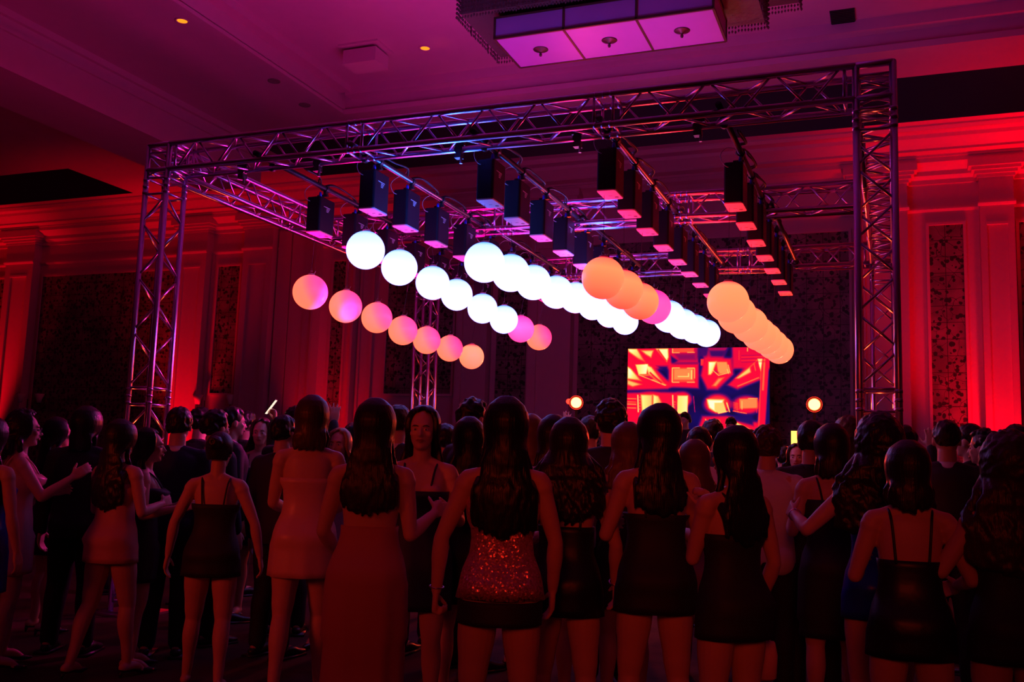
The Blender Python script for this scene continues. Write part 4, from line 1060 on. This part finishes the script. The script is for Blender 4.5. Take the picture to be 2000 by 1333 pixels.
def hash_str(t): 
    h = 7
    for ch in t: h = (h * 131 + ord(ch)) % 1000003
    return h
M_shoe = mat('black_leather', (.02, .02, .02), .35); M_shoew = mat('white_sneaker', (.7, .7, .72), .6)
cloth('black_trousers', (.012, .012, .016), .8)
# ------------------------------------------------------------------ the crowd
blk = cloth('black_crepe', (.016, .016, .020), .7); blks = cloth('black_satin', (.010, .010, .022), .42, bump=.5, bscale=9)
pale = cloth('pale_satin', (.72, .42, .36), .38, bump=.2, bscale=14); rose = cloth('rose_jersey', (.52, .20, .17), .7)
peach = cloth('peach_dress', (.62, .30, .24), .55); navy = cloth('navy_suiting', (.012, .016, .06), .7); char = cloth('charcoal_suiting', (.02, .02, .028), .75)
white = cloth('white_cotton', (.75, .73, .75), .8); blue = cloth('royal_blue_satin', (.01, .05, .55), .3, bump=.2, bscale=14); navyd = cloth('navy_dress', (.015, .02, .07), .6)
def sequin():
    m = bpy.data.materials.new('rose_sequins'); m.use_nodes = True; nt = m.node_tree; b = nt.nodes['Principled BSDF']
    b.inputs['Base Color'].default_value = (.75, .32, .40, 1); b.inputs['Metallic'].default_value = .55; b.inputs['Roughness'].default_value = .32
    tc = nt.nodes.new('ShaderNodeTexCoord'); v = nt.nodes.new('ShaderNodeTexVoronoi'); v.inputs['Scale'].default_value = 150
    nt.links.new(tc.outputs['Object'], v.inputs['Vector']); ge = nt.nodes.new('ShaderNodeNewGeometry'); mx = nt.nodes.new('ShaderNodeVectorMath'); mx.operation = 'MULTIPLY_ADD'; mx.inputs[1].default_value = (.9, .9, .9); mx.inputs[2].default_value = (-.45, -.45, -.45)
    ad = nt.nodes.new('ShaderNodeVectorMath'); ad.operation = 'ADD'; nz = nt.nodes.new('ShaderNodeVectorMath'); nz.operation = 'NORMALIZE'
    nt.links.new(v.outputs['Color'], mx.inputs[0]); nt.links.new(mx.outputs[0], ad.inputs[0]); nt.links.new(ge.outputs['Normal'], ad.inputs[1]); nt.links.new(ad.outputs[0], nz.inputs[0]); nt.links.new(nz.outputs[0], b.inputs['Normal']); return m
M_seq = sequin(); CLOTH['rose_sequins'] = M_seq
BK, DB, BR, LB, BL = (.008, .006, .006), (.016, .009, .006), (.05, .022, .012), (.12, .06, .03), (.35, .22, .10)
F = dict(fine=False)
PP = {}
def person(key, label, x, y, d, **k):
    PP[key] = Person(label, x, y, d, **k); return PP[key]
UPB = ((.25, .75, .05), (.0, .20, 1.0))      # upper arm forward, forearm straight up
BENT = ((.25, .05, -1), (-.1, 1, .25)); OUT = ((.40, -.02, -1), (.20, .10, -1)); FOLD = ((.3, .1, -1), (-.8, .8, .25))
STEP = ((-.03, -.16, .02), (.03, .12, 0)); WIDE = ((-.05, .03, 0), (.05, -.03, 0))
# nearest figures, right to left
person('edge_r', 'woman at right edge with big wavy brown hair and strapless black dress', 1966, 857, 3.9, face=22, hair='curly_long', wave=.014, hairw=.205, hairlen=1.16, haircol=BR, outfit='strapless', cmat=blk, hem=.76, arms=(((.55, .15, -1), (-.35, .95, .15)), BENT), skin=0)
person('strap_r', 'shorter woman with open back and thin straps beside the right edge', 1772, 865, 4.0, face=8, hair='long', hairlen=1.42, hairw=.11, haircol=DB, outfit='mini', cmat=blks, neck=1.20, hem=.76, arms=(((.30, .1, -1), (-.2, 1, .2)), ((.42, .05, -1), (-.1, .95, -.2))), legs=WIDE)
person('curly_r', 'woman with huge curly dark hair in blue dress before the right tower', 1716, 821, 4.65, face=18, hair='curly_long', wave=.022, hairw=.235, hairlen=1.17, haircol=DB, outfit='mini', cmat=blue, hem=.74, arms=(((.62, .10, -.62), (.05, 1.0, .30)), BENT))
person('hand_mouth', 'woman in black turning left with her hand raised to her mouth', 1432, 836, 4.2, face=38, hair='long', hairlen=1.20, hairw=.13, haircol=BK, outfit='mini', cmat=blk, hem=.75, neck=1.24, arms=(((.02, .36, -.93), (-.30, .12, 1.0)), ((.25, -.05, -1), (.1, .5, -.8))), hands=('grip', 'relax'), head=(12, 0, 0))
person('bangs', 'tall woman in black, fringe and straight dark hair, before the video wall', 1285, 793, 4.55, face=12, hair='bangs', hairlen=1.22, hairw=.13, haircol=BK, outfit='mini', cmat=blk, hem=.76, neck=1.22, arms=(((.30, .15, -1), (-.3, 1, .1)), ((.2, .1, -1), (-.2, 1, .1))), head=(22, 0, 0), legs=WIDE)
person('wavy_mid', 'woman with long tousled hair in black below the left stage lamp', 1112, 820, 4.6, face=-3, hair='wavy', wave=.014, hairw=.20, hairlen=1.22, haircol=DB, outfit='mini', cmat=blks, hem=.76, neck=1.20, arms=(((.2, .2, -1), (-.3, 1, .1)), ((.35, .1, -1), (.0, .5, -1))), head=(0, 0, 2), legs=WIDE)
p = person('sequin', 'woman with very long straight black hair and sequinned skirt, centre front', 990, 780, 4.15, face=2, hair='long', hairlen=1.14, hairw=.15, haircol=BK, outfit='strapless', cmat=M_seq, hem=.86, arms=(((.42, .05, -1), (.06, .12, -1)), ((.30, .12, -1), (.0, .4, -1))), hands=('grip', 'relax'), legs=WIDE)
def extra_skirt(p, mt, z1, z0, grow):
    rows = []
    for z in [z1 + (z0 - z1) * k / 5 for k in range(6)]:
        rows.append([Vector(((.180 + grow) * math.cos(a), -.012 + (.150 + grow) * math.sin(a), z)) for a in [2 * math.pi * j / 40 for j in range(40)]])
    p.chain_cloth(rows, 'skirt', mt, p.root)
extra_skirt(p, blk, .87, .77, .004)
def bangle(p, i, name, r=.031, t=.0035, mt=None, wch=False):
    w, d = p.wr[i], p.hd[i]; m = MB(); a = Vector((0, 0, 1)) if abs(d.z) < .9 else Vector((1, 0, 0)); u = (a - a.dot(d) * d).normalized(); v = d.cross(u)
    c = w - d * .02; ring = [c + (u * math.cos(2 * math.pi * k / 20) + v * math.sin(2 * math.pi * k / 20)) * r for k in range(21)]
    m.tube(ring, t, 6); m.build(name, mt or M_alu, p.root, True)
bangle(p, 0, 'bracelet')
person('facing', 'woman facing the camera in dark V-neck dress, long dark hair', 828, 795, 5.3, face=172, hair='long', hairlen=1.18, hairw=.15, haircol=BK, outfit='mini', cmat=navyd, neck=1.27, hem=.6, arms=(BENT, ((.3, .1, -1), (0, .3, -1))))
person('backless', 'woman in long pale backless dress with her right forearm raised', 735, 783, 4.5, face=-8, hair='long', hairlen=1.20, hairw=.14, haircol=DB, outfit='long', cmat=rose, neck=1.14, hem=.32, straps=False, arms=(((.25, .1, -1), (-.2, .9, -.6)), ((.14, -.05, -1), (.42, .85, .42))), hands=('relax', 'fist'), legs=((-.02, .02, 0), (.02, -.02, 0)))
bangle(PP['wavy_mid'], 1, 'bracelet'); bangle(PP['curly_r'], 0, 'bracelet')
person('bob', 'tall woman with straight shoulder-length hair in strapless pale satin dress', 612, 776, 5.8, face=-4, hair='bob', hairw=.105, haircol=BR, outfit='strapless', cmat=pale, neck=1.26, hem=.67, arms=(((.16, .25, -1), (-.4, 1, -.3)), ((.16, .25, -1), (-.4, 1, -.3))), legs=STEP)
person('updo', 'bare-shouldered woman with pinned-up hair in short black dress, left', 432, 846, 5.9, face=-12, hair='updo', haircol=DB, outfit='mini', cmat=blk, neck=1.25, hem=.75, arms=(((.42, -.02, -1), (.15, .15, -1)), ((.45, .0, -1), (.18, .2, -1))), legs=((-.06, .14, 0), (.04, -.14, .02)), head=(-8, -4, 0))
person('suit_l', 'man in dark blue suit with thick hair, left of the pinned-up hair', 352, 799, 6.9, face=-12, sex='m', hair='short', haircol=DB, outfit='suit', cmat=navy, cmat2=white)
person('peach_l', 'long-haired woman in very short pale orange dress at the left', 240, 822, 6.2, face=-42, hair='wavy', wave=.008, hairw=.14, hairlen=1.12, haircol=DB, outfit='mini', cmat=peach, hem=.76, arms=(((.2, .2, -1), (-.1, 1, .3)), BENT), legs=STEP)
person('profile_l', 'young woman in profile looking right, lit face, at the left', 294, 838, 6.45, face=-92, hair='long', hairlen=1.2, hairw=.12, haircol=BK, outfit='mini', cmat=blk, arms=(BENT, BENT))
person('tall_l', 'tall person in dark suit with ear-length hair, far left', 172, 799, 6.9, face=-22, sex='m', hair='bob', hairw=.085, haircol=DB, outfit='suit', cmat=char, cmat2=white, legs=WIDE)
p = person('glasses', 'person with glasses and curly bob in pale dress looking right, far left', 50, 803, 6.4, face=-85, hair='curly_long', wave=.012, hairlen=1.42, hairw=.12, haircol=DB, outfit='mini', cmat=pale, hem=.62, arms=(BENT, ((.2, .5, -.8), (-.1, .8, .6))), legs=WIDE)
m = MB()
for sd in (-1, 1):
    m.tube([p.H(sd * .031 + .021 * math.cos(a), .098, .003 + .017 * math.sin(a)) for a in [2 * math.pi * k / 16 for k in range(17)]], .0018, 6); m.tube([p.H(sd * .052, .097, .006), p.H(sd * .078, .0, .006)], .0018, 6)
m.tube([p.H(-.010, .099, .006), p.H(.010, .099, .006)], .0018, 6); m.build('glasses', M_blk, p.root, True)
person('edge_l', 'person in blue cut off by the left edge of the view', -14, 815, 5.7, face=-40, hair='long', haircol=DB, outfit='mini', cmat=blue, hem=.6, arms=(BENT, DEF_ARM_DOWN))
person('arms_l', 'dark-haired woman with raised forearms between glasses wearer and tall suit', 116, 817, 7.6, face=-70, hair='long', hairlen=1.25, haircol=BK, outfit='mini', cmat=blk, arms=(((.2, .5, -.7), (-.1, .6, .9)), ((.2, .5, -.7), (-.1, .6, .9))))
# second row
person('white_l', 'curly-haired man with bright white collar behind the pinned-up hair', 424, 806, 7.4, face=-55, sex='m', hair='curly', haircol=BK, outfit='suit', cmat=char, cmat2=white, arms=(BENT, DEF_ARM_DOWN), **F)
person('facing_l', 'woman with wavy hair turned to the camera, left of the bob', 512, 818, 8.6, face=168, hair='wavy', wave=.012, hairlen=1.38, haircol=BR, outfit='mini', cmat=blk, **F)
person('suit_l2', 'man in black jacket directly left of the shoulder-length bob', 556, 815, 7.0, sex='m', hair='short', haircol=BK, outfit='suit', cmat=char, cmat2=char, **F)
person('phone_l', 'dark-haired person holding up a phone behind the shoulder-length bob', 579, 800, 7.9, face=-6, sex='m', hair='curly', haircol=BK, outfit='shirt', cmat=char, arms=(((.05, .8, .02), (.0, .15, 1)), UPB), hands=('grip', 'up'), **F)
person('blonde_l', 'blonde woman facing the camera beside the shoulder-length bob', 664, 838, 7.4, face=160, hair='long', hairlen=1.3, haircol=BL, outfit='mini', cmat=white, **F)
person('head_690', 'dark-haired man behind the blonde woman', 693, 829, 8.6, sex='m', hair='short', haircol=BK, outfit='suit', cmat=char, cmat2=char, **F)
person('head_782', 'tall man whose head shows right of the backless dress woman', 779, 795, 7.3, sex='m', hair='short', haircol=DB, outfit='suit', cmat=char, cmat2=white, **F)
person('purple_shirt', 'person in violet-lit shirt behind the woman facing the camera', 872, 832, 7.6, sex='m', hair='short', haircol=BK, outfit='shirt', cmat=white, **F)
person('phone_m', 'person holding up a phone left of the tall curly-haired man', 862, 840, 9.0, sex='f', hair='long', haircol=BK, outfit='mini', cmat=blk, arms=(DEF_ARM_DOWN, ((.0, .9, .30), (.12, .1, 1))), hands=('relax', 'up'), **F)
person('flower', 'tall curly-haired man looking right behind the long black hair', 925, 784, 6.8, face=-50, sex='m', hair='curly', haircol=BK, outfit='suit', cmat=char, cmat2=white, **F)
person('long_917', 'woman with smooth dark hair left of the sequinned skirt woman', 917, 818, 5.7, face=5, hair='long', hairlen=1.15, haircol=BK, outfit='mini', cmat=blk, **F)
person('red_1040', 'woman with red-lit long hair right of the sequinned skirt woman', 1037, 812, 6.9, face=-5, hair='long', hairlen=1.2, hairw=.11, haircol=LB, outfit='mini', cmat=peach, **F)
person('hand_up', 'person waving an open hand above the crowd near the centre', 1052, 838, 9.3, face=0, sex='f', hair='long', haircol=BK, outfit='mini', cmat=blk, arms=(DEF_ARM_DOWN, ((.2, .55, .45), (.12, .1, 1))), hands=('relax', 'up'), **F)
person('long_1082', 'woman with very dark smooth hair left of the tousled hair', 1082, 814, 5.7, face=0, hair='long', hairlen=1.1, haircol=BK, outfit='mini', cmat=blk, **F)
person('head_1155', 'man with short dark hair right under the left stage lamp', 1153, 816, 8.4, sex='m', hair='short', haircol=DB, outfit='shirt', cmat=char, **F)
person('afro', 'man with round curly hair rim-lit red, left of the video wall', 1193, 791, 6.4, face=5, sex='m', hair='afro', haircol=DB, outfit='suit', cmat=char, cmat2=char, **F)
person('wavy_1225', 'woman with light wavy hair carrying a pale bag, left of the fringe', 1226, 828, 5.7, face=15, hair='wavy', wave=.012, hairlen=1.3, haircol=LB, outfit='mini', cmat=blk, arms=(((.2, .2, -1), (-.1, 1, .5)), DEF_ARM_DOWN), **F)
person('head_1366', 'man with short dark hair just right of the fringed woman', 1366, 838, 6.9, sex='m', hair='short', haircol=BK, outfit='shirt', cmat=white, **F)
person('head_1388', 'man with curly hair below the video wall centre', 1392, 824, 9.0, sex='m', hair='curly', haircol=BK, outfit='suit', cmat=char, cmat2=char, **F)
person('light_1352', 'light-haired woman half hidden behind the hand-to-mouth woman', 1356, 862, 5.5, face=10, hair='wavy', wave=.010, hairlen=1.3, haircol=LB, outfit='mini', cmat=peach, **F)
person('white_1497', 'curly-haired man in translucent white shirt right of the hand-to-mouth woman', 1497, 838, 6.1, face=-4, sex='m', hair='curly', haircol=BR, outfit='shirt', cmat=white, arms=(DEF_ARM_DOWN, BENT))
person('head_1470', 'dark-haired man between the video wall edge and the white shirt', 1462, 842, 8.1, sex='m', hair='short', haircol=BK, outfit='suit', cmat=char, cmat2=char, **F)
person('facing_1556', 'person with dark centre-parted hair facing the camera under the right lamp', 1556, 868, 9.2, face=175, hair='long', hairlen=1.45, haircol=BK, outfit='mini', cmat=blk, **F)
person('suit_1585', 'man in dark suit directly under the right stage lamp', 1585, 826, 6.15, face=-4, sex='m', hair='short', haircol=DB, outfit='suit', cmat=char, cmat2=char, arms=(BENT, BENT), **F)
person('dark_1622', 'woman in black with short bob left of the huge curly hair', 1624, 831, 5.5, face=10, hair='bob', haircol=DB, hairw=.10, outfit='mini', cmat=blk, hem=.5, arms=(BENT, BENT), **F)
person('red_1655', 'person with red rim-lit hair just left of the near right tower', 1657, 822, 8.2, face=0, hair='curly_long', wave=.015, haircol=BR, outfit='mini', cmat=blk, hairlen=1.35, **F)
person('hand_1770', 'person behind the right tower with fingers raised', 1768, 835, 7.6, face=0, sex='m', hair='short', haircol=BK, outfit='shirt', cmat=char, arms=(DEF_ARM_DOWN, ((.0, .7, -.1), (.0, .2, 1))), hands=('relax', 'up'), **F)
person('suit_1848', 'man with cropped hair and white collar in front of the red wall', 1848, 824, 6.6, face=2, sex='m', hair='fade', haircol=DB, outfit='suit', cmat=char, cmat2=white)
person('prof_1893', 'man in profile looking left, first right of the cropped hair', 1893, 832, 7.7, face=68, sex='m', hair='short', haircol=BK, outfit='suit', cmat=char, cmat2=white, **F)
person('prof_1922', 'man in profile looking left, just behind the big wavy brown hair', 1922, 844, 7.15, face=72, sex='m', hair='curly', haircol=BK, outfit='suit', cmat=char, cmat2=white, **F)
person('head_1988', 'dark-haired man behind the woman at the right edge', 1986, 836, 7.3, sex='m', hair='curly', haircol=BK, outfit='shirt', cmat=char, **F)
person('head_392', 'man with dark hair behind the blue suit, below the narrow wallpaper', 394, 801, 9.2, sex='m', hair='curly', haircol=BK, outfit='suit', cmat=char, cmat2=char, **F)
person('head_455', 'man in profile with violet-lit face behind the white collar', 456, 798, 8.4, face=-75, sex='m', hair='short', haircol=BK, outfit='suit', cmat=char, cmat2=white, **F)
person('head_487', 'person with purple-lit cheek behind the wavy-haired woman on the left', 484, 806, 10.0, face=-60, sex='m', hair='short', haircol=BK, outfit='shirt', cmat=char, **F)
# seen only in gaps between nearer heads
for k, (x, lab, hs, sx) in enumerate([(230, 'dark head glimpsed behind the short pale orange dress', 'short', 'm'), (645, 'dark head glimpsed right of the shoulder-length bob', 'curly', 'm'), (812, 'dark head glimpsed behind the woman facing the camera', 'long', 'f'),
                        (958, 'dark head glimpsed left of the very long black hair', 'short', 'm'), (1136, 'dark head glimpsed above the tousled hair', 'curly', 'm'), (1252, 'dark head glimpsed left of the fringe', 'long', 'f'),
                        (1438, 'dark head glimpsed above the hand-to-mouth woman', 'curly', 'm'), (1530, 'dark head glimpsed right of the white shirt', 'short', 'm'), (1680, 'dark head glimpsed behind the huge curly hair', 'long', 'f'), (1806, 'dark head glimpsed left of the cropped hair', 'short', 'm'), (1945, 'dark head glimpsed above the big wavy brown hair', 'short', 'm')]):
    hz = 908 + (x - 1000) * .0345; d_ = 9.8 + (k % 3) * .7 - (1.2 if k == 8 else 0)
    person('gap%d' % k, lab, x, hz - .29 * 1880 / d_, d_, sex=sx, hair=hs, haircol=BK, outfit='shirt' if sx == 'm' else 'mini', cmat=char if sx == 'm' else blk, **F)
# platform and the two performers on it
t = thing('stage_platform', 'low black stage in front of the video wall, hidden behind the crowd', 'stage', (-3.27, 9.6, 0))
m = MB(); m.box(-1.7, 1.7, -.85, .6, .56, .62); m.build('deck', M_blk, t); m = MB(); m.box(-1.7, 1.7, -.85, -.83, 0, .56); m.build('skirt', char, t)
def on_stage(p, z=.62):
    H = p.top - z; k = H / 1.735; p.root.scale = (k, k, k); p.root.location.z = z; p.s = k
p = person('dj1', 'performer with headphones in front of the lower video wall', 1338, 806, 16.6, face=170, sex='m', hair='short', haircol=BK, outfit='tshirt', cmat=char, arms=(BENT, BENT), head=(-20, -12, 0), **F); on_stage(p)
m = MB(); m.tube([p.H(.105 * math.cos(a), -.01, .015 + .118 * math.sin(a)) for a in [math.radians(v) for v in range(0, 181, 12)]], .008, 8)
for sd in (-1, 1): m.ball(p.H(sd * .095, -.01, -.005), (.022, .038, .042), 12, 8, rot=p.HR)
m.build('headphones', M_blk, p.root, True)
p = person('dj2', 'performer leaning forward at the lower right of the video wall', 1428, 817, 16.4, face=175, sex='m', hair='curly', haircol=BK, outfit='tshirt', cmat=white, arms=(BENT, BENT), head=(0, -20, 0), **F); on_stage(p)

# ------------------------------------------------------------------ things people hold
M_scr = mat('phone_screen', (.1, .1, .1), .2, emit=(1, .75, .6), strength=1.2); M_scrc = mat('cyan_phone_screen', (.1, .1, .1), .2, emit=(.25, .75, .8), strength=.9)
M_scrd = mat('dim_phone_screen', (.02, .01, .02), .2, emit=(.10, .01, .04), strength=.6)
def phone(label, p, i, scr, turn=0.0):
    c, d, th, pal = p.palm[i]; M = Matrix.LocRotScale(p.root.location, p.root.rotation_euler.to_quaternion(), p.root.scale)
    w = M @ (c + pal * .02 + d * .06)
    t = thing('phone', label, 'phone', w); v = CAM_LOC - w; t.rotation_euler = (0, 0, math.atan2(v.y, v.x) + math.pi / 2 + turn * 2.2); t.rotation_euler.x = turn * 1.0
    m = MB(); pr_ = rounded(.037, .076, .010); m.rings([[(x, y_, z) for x, z in pr_] for y_ in (.004, -.004)]); m.build('case', M_blk, t)
    m = MB(); m.box(-.034, .034, -.0052, -.004, -.072, .072); m.build('screen', scr, t)
phone('lit phone held up behind the shoulder-length bob', PP['phone_l'], 0, M_scr, .60)
phone('dark phone held up left of the tall curly-haired man', PP['phone_m'], 1, M_scrd)
phone('phone with pale blue screen held by the man in dark suit under the right lamp', PP['suit_1585'], 0, M_scrc)
def bag(label, p, i, mt, w=.10, h=.13):
    c, d, th, pal = p.palm[i]; P = Matrix.LocRotScale(p.root.location, p.root.rotation_euler.to_quaternion(), p.root.scale) @ c - Vector((0, 0, .165))
    t = thing('handbag', label, 'bag', P); t.rotation_euler = (0, 0, .3)
    m = MB(); m.rings([[(w * k * math.copysign(abs(math.cos(a)) ** .5, math.cos(a)), .035 * k2 * math.sin(a), z) for a in [2 * math.pi * j / 28 for j in range(28)]] for z, k, k2 in ((-h, .75, .5), (-h * .9, .95, 1), (-.02, 1, 1.0), (.03, .9, .5), (.04, .85, .3))])
    m.build('pouch', mt, t, True)
    m = MB(); P_, R = smooth_path([(-w * .6, 0, .03), (-w * .5, 0, .12), (0, 0, .17), (w * .5, 0, .12), (w * .6, 0, .03)], .006, 4); m.tube(P_, R, 8); m.build('handle', mt, t, True)
bag('pale pink handbag hanging beside the hand-to-mouth woman', PP['hand_mouth'], 1, pale)
bag('pale bag with violet sheen held left of the fringed woman', PP['wavy_1225'], 0, white, .05, .11)
